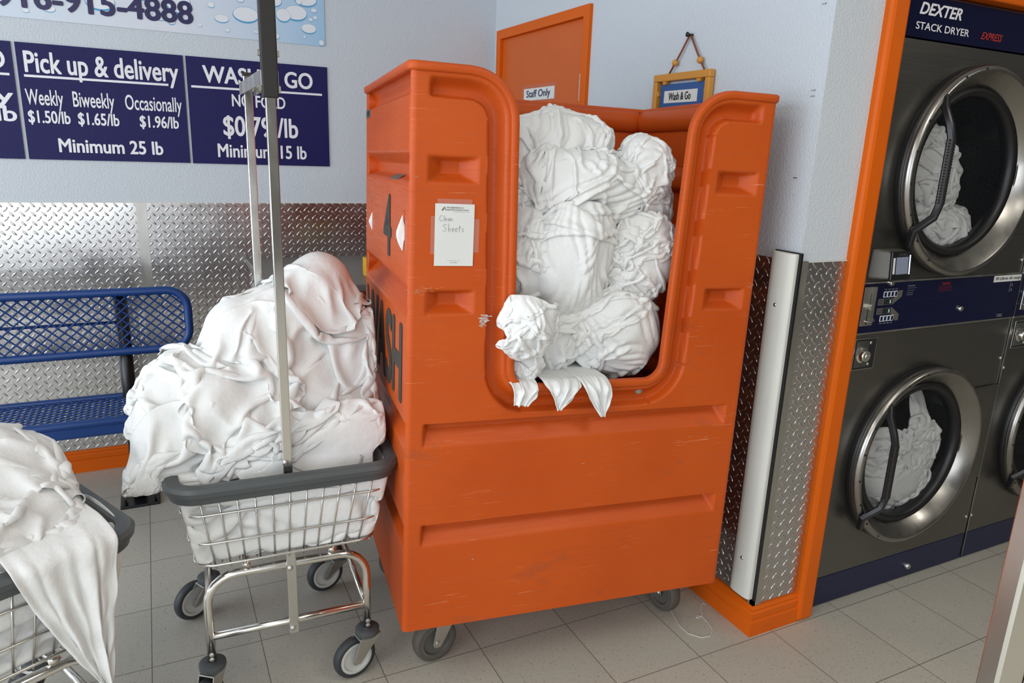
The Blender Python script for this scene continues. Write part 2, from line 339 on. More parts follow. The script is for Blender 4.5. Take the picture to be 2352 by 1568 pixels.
# ------------------------------------------------------------------ door
d1 = MB().box((1.652, 2.722, .01), (1.695, 3.515, 2.033)); D1 = struct('door_1', d1, 'door', bevel=.003)
casing = MB()
def csg(y0, y1, z0, z1): casing.box((XR-.018, y0, z0), (XR+.02, y1, z1))
csg(2.678, 2.722, 0, 2.076); csg(3.515, 3.558, 0, 2.076); csg(2.722, 3.515, 2.033, 2.076)
casing.box((XR+.002, 2.722, 0), (XR+.05, 2.730, 2.033)).box((XR+.002, 3.507, 0), (XR+.05, 3.515, 2.033)).box((XR+.002, 2.730, 2.028), (XR+.012, 3.507, 2.033))
struct('trim_12', casing, 'orange', bevel=.004)
mb = MB()
mb.tube([(XR-.004, 2.737, 1.71), (XR-.004, 2.737, 1.815)], .0065, 10); mb.box((XR-.002, 2.73, 1.715), (XR+.008, 2.752, 1.81))
for z in (1.745, 1.78): mb.tube([(XR-.004, 2.737, z), (XR-.004, 2.737, z+.002)], .0075, 10)
o = recentre(link('hinge', mb, 'zinc', None, 'auto')); o.parent = D1; o.location = np.array(o.location)-np.array(D1.location)
t = thing('door_sign', 'small white paper sign reading Staff Only taped to the orange door', 'sign', (1.65, 3.12, 1.72))
link('clear_tape', MB().box((1.6513, 2.955, 1.722), (1.652, 3.292, 1.80)), 'tape', t)
link('paper', MB().box((1.650, 2.968, 1.730), (1.6512, 3.266, 1.784)), 'paper', t)
text('lettering', [('Staff Only', 0.028, 0.262, .004, .046, .01)], (1.650, 3.266, 1.730), -Y3, Z3, 'navy', t)
# hanging frame
t = thing('hanging_sign', 'yellow wooden frame holding a blue Wash & Go card, hung by a beaded cord', 'sign', (1.64, 2.06, 1.50))
fr = MB(); fx0, fx1 = XR-.026, XR-.004
fr.box((fx0, 1.912, 1.747), (fx1, 2.205, 1.771)).box((fx0, 1.912, 1.51), (fx1, 1.934, 1.747)).box((fx0, 2.183, 1.51), (fx1, 2.205, 1.747)).box((fx0, 1.912, 1.49), (fx1, 2.205, 1.512))
for y in (1.957, 2.135): fr.prism([(0, y, 1.749), (0, y+.027, 1.749), (0, y+.02, 1.736), (0, y+.007, 1.736)], (fx0+.004, 0, 0), (fx1, 0, 0))
for y, s in ((1.934, 1), (2.183, -1)): fr.prism([(0, y-s*.002, 1.72), (0, y+s*.006, 1.714), (0, y+s*.006, 1.70), (0, y-s*.002, 1.694)], (fx0+.004, 0, 0), (fx1, 0, 0))
link('frame', fr, 'wood', t, False, .003)
link('backing', MB().box((XR-.006, 1.93, 1.50), (XR-.004, 2.19, 1.73)), 'black', t)
cd = link('card', MB().box((XR-.012, 1.948, 1.50), (XR-.009, 2.176, 1.738)), 'card', t)
link('label_strip', MB().box((XR-.0135, 1.979, 1.676), (XR-.012, 2.153, 1.716)), 'paper', t); link('label_strip', MB().box((XR-.0135, 2.05, 1.640), (XR-.012, 2.102, 1.658)), 'paper', t)
text('lettering', [('Wash & Go', 0.026, 0.143, .008, .034, .02), ('15 lb Minimum', .055, .098, -.028, -.022, .01)], (XR-.0135, 2.153, 1.676), -Y3, Z3, 'black', t)
mb = MB()
for y in (2.135, 1.952): mb.tube([(XR-.014, y, 1.77), (XR-.012, (y+2.045)/2, 1.827), (XR-.010, 2.045+(y-2.045)*.03, 1.886)], .0033, 6)
link('cord', mb, 'cord', t, True)
for y, z in ((2.107, 1.805), (1.979, 1.803)): link('bead', MB().sphere((XR-.014, y, z), .011), 'wood', t, True)
mb = MB(); mb.lathe([(.004, 0), (.004, .02), (.008, .021), (.008, .024)], (XR, 2.045, 1.887), (-1, 0, 0), 10); link('peg', mb, 'blackm', t, True)
for y, z, l in ((1.513, 1.904, 'topmost staple near the ceiling end of the blue side wall'), (1.511, 1.686, 'upper staple of the close pair in the blue side wall'), (1.511, 1.671, 'lower staple of the close pair in the blue side wall'), (1.534, 1.452, 'lowest staple in the blue side wall, behind the orange truck')):
    mb = MB(); mb.box((XR-.003, y-.006, z-.0009), (XR-.001, y+.006, z+.0009)); mb.box((XR-.003, y-.006, z-.0009), (XR, y-.0045, z+.0009)); mb.box((XR-.003, y+.0045, z-.0009), (XR, y+.006, z+.0009))
    tag(recentre(link('staple', mb, 'zinc')), l, 'staple', 'staples left in the side wall')
# ------------------------------------------------------------------ wall signs
def board(name, x0, x1, z0, z1, label, m='sign', th=.006):
    t = thing(name, label, 'sign', ((x0+x1)/2, YB, z0)); link('panel', MB().box((x0, YB-th, z0), (x1, YB-.0005, z1)), m, t); return t
SO = (0, YB-.006, 0)
t = board('price_sign', -.432, .172, 1.394, 1.842, 'navy price sign headed Pick up & delivery on the back wall')
text('lettering', [('Pick up & delivery', -.408, .151, 1.705, 1.812, .022), ('Weekly', -.417, -.288, 1.588, 1.668, .012), ('Biweekly', -.254, -.104, 1.588, 1.668, .012), ('Occasionally', -.064, .154, 1.588, 1.668, .012),
  ('$1.50/lb', -.417, -.270, 1.53, 1.587, .022), ('$1.65/lb', -.243, -.092, 1.53, 1.587, .022), ('$1.96/lb', -.015, .137, 1.53, 1.587, .022), ('Minimum 25 lb', -.323, .067, 1.424, 1.481, .025)], SO, X3, Z3, 'white', t)
link('underline', MB().box((-.413, YB-.0075, 1.713), (.108, YB-.006, 1.722)), 'white', t)
t = board('price_sign', .183, .787, 1.393, 1.842, 'navy price sign headed WASH & GO behind the cart poles')
text('lettering', [('WASH & GO', .247, .719, 1.738, 1.810, .025), ('NO FOLD', .361, .592, 1.644, 1.697, .02), ('$0.79 /lb', .318, .645, 1.503, 1.605, .02), ('Minimum 15 lb', .289, .680, 1.422, 1.482, .022)], SO, X3, Z3, 'white', t)
link('underline', MB().box((.198, YB-.0075, 1.714), (.760, YB-.006, 1.723)), 'white', t)
t = board('price_sign', -1.05, -.446, 1.394, 1.842, 'navy price sign cut off by the left edge, per lb price visible')
text('lettering', [('WASH & FOLD', -1.0, -.47, 1.738, 1.810, .025), ('Every day', -.98, -.457, 1.588, 1.668, .015), ('$1.50/lb', -.78, -.454, 1.53, 1.60, .022)], SO, X3, Z3, 'white', t)
link('underline', MB().box((-1.02, YB-.0075, 1.714), (-.461, YB-.006, 1.723)), 'white', t)
t = board('banner_sign', -1.0, .782, 1.932, 2.40, 'pale blue banner with water droplets and a phone number', 'banner', .004)
SB = (0, YB-.004, 0)
text('lettering', [('916-915-4888', -.475, .226, 1.968, 2.06, .03)], SB, X3, Z3, 'navy', t, .0026)
def drop(i_, cx, cz, rx, rz):
    mb = MB(); y = YB-.0043-i_*.00003; n = 22
    def ell(k, dx, dz, sx, sz, m, yy):
        mb.add([(cx+dx+rx*sx*math.cos(2*PI*i/n), yy, cz+dz+rz*sz*math.sin(2*PI*i/n)) for i in range(n)], [tuple(range(n))], m)
    ell(0, 0, 0, 1, 1, 1, y); ell(1, -rx*.0, rz*.10, .95, .86, 0, y-.00001); ell(2, -rx*.25, rz*.35, .45, .4, 0, y-.00002)
    link('droplet_print', mb, None, t, False, 0, ['print2', 'print'])
for i_, q in enumerate(((.655, 2.06, .05, .034), (.71, 2.0, .034, .022), (.60, 2.045, .032, .03), (.44, 2.03, .055, .034), (.34, 2.005, .03, .018), (.17, 2.05, .05, .05), (-.12, 2.02, .055, .035), (-.3, 1.975, .022, .014), (.02, 2.06, .04, .02), (.70, 2.12, .05, .03), (.56, 2.1, .035, .025), (.34, 2.12, .045, .03),
          (.14, 1.975, .016, .016), (.1, 1.985, .022, .014), (.3, 2.055, .014, .012), (.735, 2.08, .013, .01), (.74, 2.05, .01, .009), (.72, 2.04, .01, .008), (.36, 1.96, .01, .008), (.25, 1.97, .009, .007), (.67, 2.11, .014, .013), (.69, 1.965, .006, .006), (-.38, 1.96, .012, .009), (.06, 2.0, .01, .008), (.42, 2.09, .016, .012), (.56, 1.955, .02, .014), (.765, 1.945, .012, .013), (.48, 1.965, .01, .006))): drop(i_, *q)
# ------------------------------------------------------------------ bench
t = thing('bench', 'blue expanded metal bench with black pedestal legs against the tread plate', 'bench', (-.55, 3.1, 0))
def mesh_panel(loop, pos, p=.040, q=.036, r=.0033):
    # diamonds clipped to the loop (list of u,v); pos maps (u,v) to world
    L = np.array(loop); mb = MB(); lo = L.min(0); hi = L.max(0)
    def clip(a, d):
        ts = []
        for i in range(len(L)):
            b = L[i]; e = L[(i+1) % len(L)]-b; den = d[0]*e[1]-d[1]*e[0]
            if abs(den) < 1e-12: continue
            w = b-a; tt = (w[0]*e[1]-w[1]*e[0])/den; s = (w[0]*d[1]-w[1]*d[0])/den
            if 0 <= s < 1: ts.append(tt)
        ts.sort(); return ts
    for sg in (1, -1):
        d = np.array((p/2, sg*q/2)); d = d/np.linalg.norm(d); u = lo[0]-(hi[1]-lo[1])*p/q-p
        u = math.floor(u/p)*p
        while u < hi[0]+(hi[1]-lo[1])*p/q+p:
            ts = clip(np.array((u, lo[1])), d)
            for a, b in zip(ts[::2], ts[1::2]):
                if b-a > .005: mb.tube([pos(*(np.array((u, lo[1]))+d*a)), pos(*(np.array((u, lo[1]))+d*b))], r, 4)
            u += p
    return mb
BX0, BX1 = -1.25, .10
def back_pos(u, v): return np.array((u, 3.165+(v-.65)*.06, v))
lp = rrect(BX0, BX1, .668, .905, .075); mb = MB(); mb.tube([back_pos(*q) for q in lp], .0165, 10, True); link('backrest_frame', mb, 'bench', t, True)
link('backrest_mesh', mesh_panel(lp, back_pos), 'bench', t)
mb = MB(); mb.tube([back_pos(BX0, .785)+np.array((0, .012, 0)), back_pos(-.16, .785)+np.array((0, .012, 0))], .006, 8); link('back_rod', mb, 'bench', t, True)
def seat_pos(u, v): return np.array((u, v, .462))
lp = rrect(BX0, BX1, 2.93, 3.235, .05); mb = MB(); mb.tube([seat_pos(*q) for q in lp], .014, 8, True); link('seat_frame', mb, 'bench', t, True)
mb = MB(); mb.prism([(0, 2.921, .476), (0, 2.946, .480), (0, 2.946, .412), (0, 2.921, .412)], (BX0+.04, 0, 0), (BX1-.04, 0, 0)); link('seat_front_edge', mb, 'bench', t, False, .008)
link('seat_mesh', mesh_panel(lp, seat_pos, .042, .030), 'bench', t)
for x in (-.142, -1.02):
    mb = MB(); mb.tube([(x, 3.215, .01), (x, 3.215, .90)], .026, 16); link('leg', mb, 'blackm', t, True)
    bp = link('base_plate', MB().box((x-.075, 3.13, 0), (x+.075, 3.29, .012)), 'blackm', t, False, .004)
    for dx in (-.055, .055):
        for dy in (-.055, .055):
            mb = MB(); mb.lathe([(.012, .012), (.012, .022), (.007, .022), (.007, .034), (.004, .035)], (x+dx, 3.21+dy, 0), (0, 0, 1), 6); link('bolt', mb, 'blackm', bp)
    mb = MB(); mb.tube([(x, 3.2, .43), (x, 2.95, .43)], .02, 10); link('seat_support', mb, 'blackm', t, True)
# ------------------------------------------------------------------ table behind the truck, box on it
t = thing('folding_table', 'dark grey topped table behind the orange truck and the heaped cart', 'table', (.85, 3.2, 0))
link('tabletop', MB().box((.378, 2.80, .935), (1.32, 3.60, .963)), 'table', t, False, .004)
for x in (.43, 1.27):
    for y in (2.87, 3.53):
        mb = MB(); mb.tube([(x, y, 0), (x, y, .936)], .018, 10); link('leg', mb, 'zinc', t, True)
t = thing('carton', 'small yellow and purple box standing upside down on the dark table', 'box', (.80, 2.98, .963))
link('body', MB().box((.788, 2.915, .963), (.936, 3.02, 1.040)), 'yellow', t, False, .002)
link('flap', MB().add([(.788, 2.915, 1.040), (.936, 2.915, 1.040), (.936, 2.95, 1.058), (.788, 2.95, 1.058), (.788, 2.953, 1.056), (.936, 2.953, 1.056)], [(0, 1, 2, 3), (3, 2, 5, 4)]), 'yellow', t)
link('printed_panel', MB().box((.806, 2.9135, .972), (.936, 2.9155, 1.020)), 'purple', t)
text('lettering', [('Ties', -.010, .022, .0, .018, .02)], (.840, 2.9132, 1.003), -X3, -Z3, 'white', t)
# ------------------------------------------------------------------ orange linen truck
def Rz(a): return np.array([[math.cos(a), -math.sin(a), 0], [math.sin(a), math.cos(a), 0], [0, 0, 1]])
def Ry(a): return np.array([[math.cos(a), 0, math.sin(a)], [0, 1, 0], [-math.sin(a), 0, math.cos(a)]])
def Rx(a): return np.array([[1, 0, 0], [0, math.cos(a), -math.sin(a)], [0, math.sin(a), math.cos(a)]])
TM = Rz(-.1287)@Ry(.0192)@Rx(-.0146); TK = .94; TA = np.array([.5476*TK, 1.7274*TK, CAMH+(.15-CAMH)*TK]); TW, TD, TH = 1.054, .785, 1.542
def TT(P): return np.asarray(P, float).reshape(-1, 3)@TM.T*TK+TA
def t2(P): return TT([P])[0]
def polysdf(px, pz, L):
    L = np.asarray(L); d = np.full(px.shape, 1e9); ins = np.zeros(px.shape, bool)
    for i in range(len(L)):
        a = L[i]; b = L[(i+1) % len(L)]; e = b-a
        t = np.clip(((px-a[0])*e[0]+(pz-a[1])*e[1])/(e@e+1e-18), 0, 1)
        d = np.minimum(d, np.hypot(px-a[0]-t*e[0], pz-a[1]-t*e[1]))
        c = (a[1] > pz) != (b[1] > pz); xx = a[0]+(pz-a[1])*e[0]/(e[1] if abs(e[1]) > 1e-12 else 1e-12)
        ins ^= c & (px < xx)
    return np.where(ins, -d, d)
OPEN_L = [(.145, 1.537)]+arc((.150, 1.420), .116, PI/2, 0, 9)[1:]+arc((.345, .775), .060, PI, 1.5*PI, 7)
OPEN_R = [(TW-x, z) for x, z in OPEN_L][::-1]
LIP = [(x+.002, z) for x, z in OPEN_L]+[(x, z) for x, z in OPEN_R]
def trap(z, z0, z1, w0, w1, d):          # recess with sloping bottom (w0) and top (w1)
    return d*np.minimum(np.clip((z-z0)/w0, 0, 1), np.clip((z1-z)/w1, 0, 1))
GROOVES = [(.262, .333, .040, .014, .032), (.556, .632, .045, .014, .034), (.918, 1.005, .055, .025, .038), (1.262, 1.336, .016, .030, .036)]
def side_depth(s, z):
    d = sum(trap(z, *g) for g in GROOVES)
    u = (z-1.500)/.030; d = d+np.where(abs(u) < 1, .030*np.sqrt(np.maximum(0, 1-u*u)), 0)
    return d*smoothstep(.010, .022, s)*1.0
def front_depth(x, z):
    d = np.zeros_like(x)
    def rec(x0, x1, z0, z1, w, wt, wb, dep): return dep*np.minimum(np.minimum(np.clip((x-x0)/w, 0, 1), np.clip((x1-x)/w, 0, 1)), np.minimum(np.clip((z-z0)/wb, 0, 1), np.clip((z1-z)/wt, 0, 1)))
    for g0, g1 in ((.265, .330), (.562, .628)): d = np.maximum(d, rec(.047, 1.006, g0, g1, .022, .007, .045, .036))
    for x0, x1 in ((.046, .176), (.880, 1.018)):
        for z0, z1 in ((.930, .992), (1.266, 1.330)): d = np.maximum(d, rec(x0, x1, z0, z1, .040, .010, .022, .034))
    e = polysdf(x, z, OPEN_POLY); wch = .070
    u = np.clip((e-.020)/(wch-.020), 0, 1); ch = .030*np.sin(np.minimum(u/.55, 1)*PI/2)*(1-smoothstep(.84, 1.0, u))
    ch = np.where((e > .020) & (e < wch), ch, 0)*smoothstep(.045, .062, x)*smoothstep(.045, .062, TW-x)*(1-smoothstep(1.518, 1.530, z))
    return np.maximum(d, ch)
OPEN_POLY = [(-.5, 1.8), (-.5, 1.543)]+[(-.2, 1.539)]+OPEN_L+OPEN_R+[(TW+.2, 1.539), (TW+.5, 1.543), (TW+.5, 1.8)]
t = thing('laundry_truck', 'tall orange plastic linen truck on casters heaped with clean white sheets', 'laundry truck', (*t2((TW/2, TD/2, 0))[:2], 0))
TRUCK = t
# closed loop of wall samples (x, y, nx, ny, face, along)
rc = .014
def lin(a, b, h): n = max(2, int(round(abs(b-a)/h))+1); return np.linspace(a, b, n)
seg = []
for x in lin(rc, TW-rc, .0042): seg.append((x, 0, 0, -1, 0, x))
for k in (1, 2, 3): a = -PI/2+PI/2*k/4; seg.append((TW-rc+rc*math.cos(a), rc+rc*math.sin(a), math.cos(a), math.sin(a), 4, 0))
for y in lin(rc, TD-rc, .03): seg.append((TW, y, 1, 0, 1, y))
for k in (1, 2, 3): a = PI/2*k/4; seg.append((TW-rc+rc*math.cos(a), TD-rc+rc*math.sin(a), math.cos(a), math.sin(a), 4, 0))
for x in lin(TW-rc, rc, .03): seg.append((x, TD, 0, 1, 2, TW-x))
for k in (1, 2, 3): a = PI/2+PI/2*k/4; seg.append((rc+rc*math.cos(a), TD-rc+rc*math.sin(a), math.cos(a), math.sin(a), 4, 0))
for y in lin(TD-rc, rc, .0065): seg.append((0, y, -1, 0, 3, y))
for k in (1, 2, 3): a = PI+PI/2*k/4; seg.append((rc+rc*math.cos(a), rc+rc*math.sin(a), math.cos(a), math.sin(a), 4, 0))
seg = np.array(seg); zs = lin(0, TH-.006, .0044); ns, nz = len(seg), len(zs)
SX = np.repeat(seg[:, None], nz, 1); ZZ = np.repeat(zs[None], ns, 0); face = SX[..., 4]; along = SX[..., 5]
dep = np.where(face == 0, front_depth(SX[..., 0], ZZ), 0)
sd = side_depth(along, ZZ)*np.where((face == 1) | (face == 2) | (face == 3), 1, 0); dep = np.maximum(dep, sd)
Pw = np.stack([SX[..., 0]-SX[..., 2]*dep, SX[..., 1]-SX[..., 3]*dep, ZZ], -1)
sdf = np.full(face.shape, 1.0); fm = face == 0; e0 = polysdf(SX[..., 0], ZZ, OPEN_POLY); sdf[fm] = e0[fm]
SLOTS = [(.638, 1.127, .056), (.066, 1.138, .050)]
for sy, sz, hh in SLOTS:
    q = np.hypot(along-sy, np.maximum(abs(ZZ-sz)-hh+.012, 0))-.013; sl = face == 3; sdf[sl] = np.minimum(sdf[sl], q[sl])
hcell = .0046
near = (sdf < 0) & (sdf > -hcell); gx, gz = np.gradient(e0, axis=0), np.gradient(e0, axis=1)
idx = np.arange(ns*nz).reshape(ns, nz)
keep = (sdf > -hcell*.55)
# pull the fringe of kept vertices onto the opening edge
for i, j in np.argwhere(fm & keep & (sdf < .0)):
    x, z = SX[i, j, 0], ZZ[i, j]; h = 1e-4
    g = np.array([polysdf(np.array(x+h), np.array(z), OPEN_POLY)-polysdf(np.array(x-h), np.array(z), OPEN_POLY), polysdf(np.array(x), np.array(z+h), OPEN_POLY)-polysdf(np.array(x), np.array(z-h), OPEN_POLY)])/(2*h)
    Pw[i, j, 0] -= g[0]*sdf[i, j]; Pw[i, j, 2] -= g[1]*sdf[i, j]
i2 = np.roll(idx, -1, 0); k2 = np.roll(keep, -1, 0)
ok = keep[:, :-1] & keep[:, 1:] & k2[:, :-1] & k2[:, 1:]
F = np.stack([idx[:, :-1][ok], i2[:, :-1][ok], i2[:, 1:][ok], idx[:, 1:][ok]], 1)
used = np.unique(F); rm = np.full(ns*nz, -1); rm[used] = np.arange(len(used))
mb = MB(); mb.add(TT(Pw.reshape(-1, 3)[used]), rm[F].tolist())
b0 = rm[idx[:, 0]]; mb.f.append(tuple(int(q) for q in b0[::-1])); mb.mi.append(0)
o = link('body', mb, 'truck', t, True)
o.data.set_sharp_from_angle(angle=math.radians(70))
so = o.modifiers.new('wall', 'SOLIDIFY'); so.thickness = .013; so.offset = -1
# rim that runs round the opening and the top edge
loop3 = [(x, .006, z) for x, z in LIP]
top = [(TW-.10, .006, 1.537)]+[(x, y, 1.537) for x, y in arc((TW-.018, .018), .014, -PI/2, 0, 4)]+[(x, y, 1.537) for x, y in arc((TW-.018, TD-.018), .014, 0, PI/2, 4)]
top += [(TW-x, y, z) for x, y, z in top[::-1]]
mb = MB(); mb.tube(TT(loop3+top), .011, 10, True, prof=[(.011*math.copysign(abs(math.cos(a))**.6, math.cos(a)), .0125*math.copysign(abs(math.sin(a))**.6, math.sin(a))) for a in np.linspace(0, 2*PI, 16, endpoint=False)])
link('rim', mb, 'truck', t, True)
def decal(name, lines, side, m, lift=.0015):
    if side == 'front': O, U, V = t2((0, 0, 0)), TM@X3*TK, TM@Z3*TK
    else: O, U, V = t2((0, 0, 0)), TM@-Y3*TK, TM@Z3*TK
    return text(name, lines, O, U, V, m, t, lift)
decal('stencilled_number', [('4', -.385, -.250, 1.045, 1.222, .03)], 'side', 'stencil')
decal('stencilled_word', [('WASH', -.74, -.06, .665, .895, .04)], 'side', 'stencil')
for y, z, s in ((.335, 1.238, .02), (.31, 1.225, .012)): pass
for cy, cz, n in ((.725, 1.462, 0), (.26, 1.2725, 1)):
    mb = MB()
    if n == 0: mb.box((-.0012, cy-.045, cz-.016), (.0006, cy+.045, cz+.010), TT)
    else: mb.add(TT([(.003, cy-.07, 1.263), (.003, cy+.07, 1.263), (.026, cy+.06, 1.2775), (.026, cy-.06, 1.2775)]), [(0, 1, 2, 3)])
    link('barcode_sticker', mb, 'greyp', t)
mb = MB()
for k in range(9): mb.box((-.0016, .69+k*.0062+(k % 3)*.0012, 1.451), (-.0010, .6925+k*.0062+(k % 3)*.0012, 1.468), TT)
link('barcode_print', mb, 'black', t)
for x in (.334, TW-.352):
    mb = MB(); mb.lathe([(.013, 0), (.013, .004), (.009, .004), (.009, .011), (.004, .012)], t2((x, .022, .686)), TM@-Y3, 6); link('bolt', mb, 'zinc', t)
# scuffs where the orange skin is torn white
rng = np.random.default_rng(5)
for cx, cz, n, sx, sz in ((.205, .912, 60, .011, .012), (.028, .992, 26, .03, .006), (.05, 1.0, 12, .05, .004), (1.035, 1.0, 14, .012, .01), (.02, .45, 5, .006, .1), (.015, 1.2, 6, .004, .2), (.2, .205, 2, .006, .003), (.53, .49, 2, .003, .03)):
    mb = MB()
    for _ in range(n):
        x = cx+rng.normal(0, sx*.6); z = cz+rng.normal(0, sz*.6)+(x-cx)*(.7 if n == 60 else 0); a, b = (rng.uniform(.002, .007), rng.uniform(.0008, .002)) if n == 60 else (rng.uniform(.002, .009), rng.uniform(.0002, .0006))
        mb.add(TT([(x-a, -.0008, z-b*.3), (x+a*.3, -.0008, z-b), (x+a, -.0008, z+b*.5), (x-a*.4, -.0008, z+b)]), [(0, 1, 2, 3)])
    link('scuff_mark', mb, 'dust' if n in (60, 2, 3) else 'scrape', t)
def caster(name, P, name_c, parent, axle, R, wd, top, tyre, hub, fork, lean=(0, 0), guard=True):
    """swivel caster: wheel centre P, axle direction, stem top height"""
    P = np.array(P, float); ax = np.array((axle[0], axle[1], 0.)); ax /= np.linalg.norm(ax); roll = np.array((-ax[1], ax[0], 0))
    c = bpy.data.objects.new(name, None); COL.objects.link(c); c.location = P-np.array(parent_loc(parent)); c.parent = parent; c.empty_display_size = .05
    mb = MB(); w = wd/2
    mb.lathe([(R*.74, -w*.9), (R*.90, -w), (R*.97, -w*.7), (R, -w*.25), (R, w*.25), (R*.97, w*.7), (R*.90, w), (R*.74, w*.9)], P, ax, 40, caps=False); link('wheel', mb, tyre, c, True)
    mb = MB(); mb.lathe([(.004, -w*.55), (R*.60, -w*.6), (R*.64, -w*.95), (R*.76, -w*.93), (R*.76, w*.93), (R*.64, w*.95), (R*.60, w*.6), (.004, w*.55)], P, ax, 36); link('hub', mb, hub, c, 'auto')
    F3 = P+np.array((lean[0], lean[1], 0)); zt = P[2]+R+.012
    mb = MB(); g = w+.006
    for s in (1, -1):
        a = P+ax*s*g; bt = np.array((F3[0], F3[1], zt))+ax*s*g
        pl = [bt+roll*.032, bt-roll*.032, a-roll*.017-Z3*.004, a-roll*.009-Z3*.016, a+roll*.009-Z3*.016, a+roll*.017-Z3*.004]
        mb.prism(pl, ax*-.0015, ax*.0015)
    q = np.array((F3[0], F3[1], zt)); mb.prism([q+ax*g+roll*.034, q-ax*g+roll*.034, q-ax*g-roll*.034, q+ax*g-roll*.034], Z3*-.002, Z3*.003)
    link('fork', mb, fork, c, False, .002)
    mb = MB(); mb.lathe([(.008, -g-.005), (.008, -g), (.0045, -g), (.0045, g), (.008, g), (.008, g+.005)], P, ax, 6); link('axle_bolt', mb, 'zinc', c)
    mb = MB()
    if guard:
        mb.lathe([(.031, 0), (.034, .004), (.034, .017), (.030, .020), (.012, .020)], q+Z3*.003, (0, 0, 1), 28); link('swivel_cap', mb, 'bumper', c, 'auto')
        mb = MB()
    mb.lathe([(.010, 0), (.010, max(.004, top-q[2]))], q, (0, 0, 1), 14); link('stem', mb, fork, c, True)
    return c
for (x, y), axl, ln in (((.661, 1.77), (.12, -1), (.03, .0)), ((1.462, 1.70), (1, .10), (0, .03)), ((.69, 2.22), (.5, 1), (.02, 0)), ((1.46, 2.12), (1, .3), (0, .02))):
    R = .069; caster('caster', (x, y, R), '', t, axl, R, .040, TA[2]+.004-(x-TA[0])*.0195, 'rubber', 'greyp', 'zinc', ln, False)
# notice taped to the truck
t = thing('paper_notice', 'white paper with handwritten Clean Sheets taped to the orange truck', 'notice', tuple(t2((.118, -.002, 1.06))))
nO = t2((.066, -.0022, 1.058)); nU, nV = TM@X3*TK, TM@Z3*TK
def nbox(a, b): return MB().box(a, b, lambda V: V@np.stack([nU, TM@Y3*TK, nV], 1).T+nO)
link('sheet', nbox((0, -.0006, 0), (.1025, 0, .157)), 'paper', t)
mb = nbox((.006, .0002, .148), (.096, .0008, .169)); mb2 = nbox((-.010, .0002, .03), (.004, .0008, .125)); mb3 = nbox((.099, .0002, .035), (.117, .0008, .12))
for q in (mb, mb2, mb3): link('clear_tape', q, 'tape', t)
text('letterhead', [('THE GREENSPAN CO./', .028, .074, .1455, .1495, .01), ('ADJUSTERS INTERNATIONAL', .028, .088, .1395, .1435, .01), ('The right team for smarter recovery', .048, .089, .1362, .1385), ('www.greenspan-ai.com', .034, .068, .0125, .0145), ('800.248.3888', .042, .06, .0075, .0095)], nO, nU, nV, 'ink', t, .0009)
mb = MB()
for k, (a, b) in enumerate((((.017, .140), (.023, .149)), ((.0195, .140), (.0232, .1455)), ((.0235, .149), (.0275, .140)))):
    pa = np.array(a); pb = np.array(b); n = np.array((.0011, 0)); mb.add([nO+nU*q[0]+nV*q[1]+TM@Y3*-.0009 for q in (pa-n, pa+n, pb+n*.4, pb-n*.4)], [(0, 1, 2, 3)])
link('logo', mb, 'black', t)
# handwriting: pen strokes
def stroke(mb, pts):
    mb.tube([nO+nU*x+nV*z+TM@Y3*-.0009 for x, z in pts], .00035, 4)
mb = MB()
def word(strokes, x0, z0, s):
    for st in strokes: stroke(mb, [(x0+s*x, z0+s*z) for x, z in st])
cS = [(.55, .85), (.35, 1), (.1, .8), (0, .45), (.12, .1), (.4, 0), (.6, .12)]
lS = [(.85, 1.0), (.80, .02)]; eS = [(1.0, .28), (1.3, .32), (1.28, .5), (1.12, .52), (1.0, .3), (1.05, .06), (1.35, .05)]
aS = [(1.85, .5), (1.6, .5), (1.5, .25), (1.6, .02), (1.8, .2), (1.85, .48), (1.85, .02)]; nS = [(2.05, .5), (2.05, .02), (2.1, .4), (2.3, .48), (2.35, .02)]
word([cS, lS, eS, aS, nS], .0115, .1135, .0142)
SS = [(.55, .95), (.3, 1.05), (.08, .85), (.3, .6), (.52, .35), (.35, .05), (.02, .12)]; hS = [(.85, 1.15), (.85, 0), (.9, .4), (1.1, .48), (1.15, .02)]
def ee(o): return [(o, .28), (o+.3, .32), (o+.28, .5), (o+.12, .52), (o, .3), (o+.05, .06), (o+.35, .05)]
word([SS, hS, ee(1.35), ee(1.82), [(2.45, .9), (2.42, .1), (2.55, .02)], [(2.25, .6), (2.65, .62)], [(3.0, .5), (2.8, .45), (2.85, .3), (3.02, .18), (2.95, .02), (2.75, .06)]], .020, .087, .0182)
link('handwriting', mb, 'ink', t)
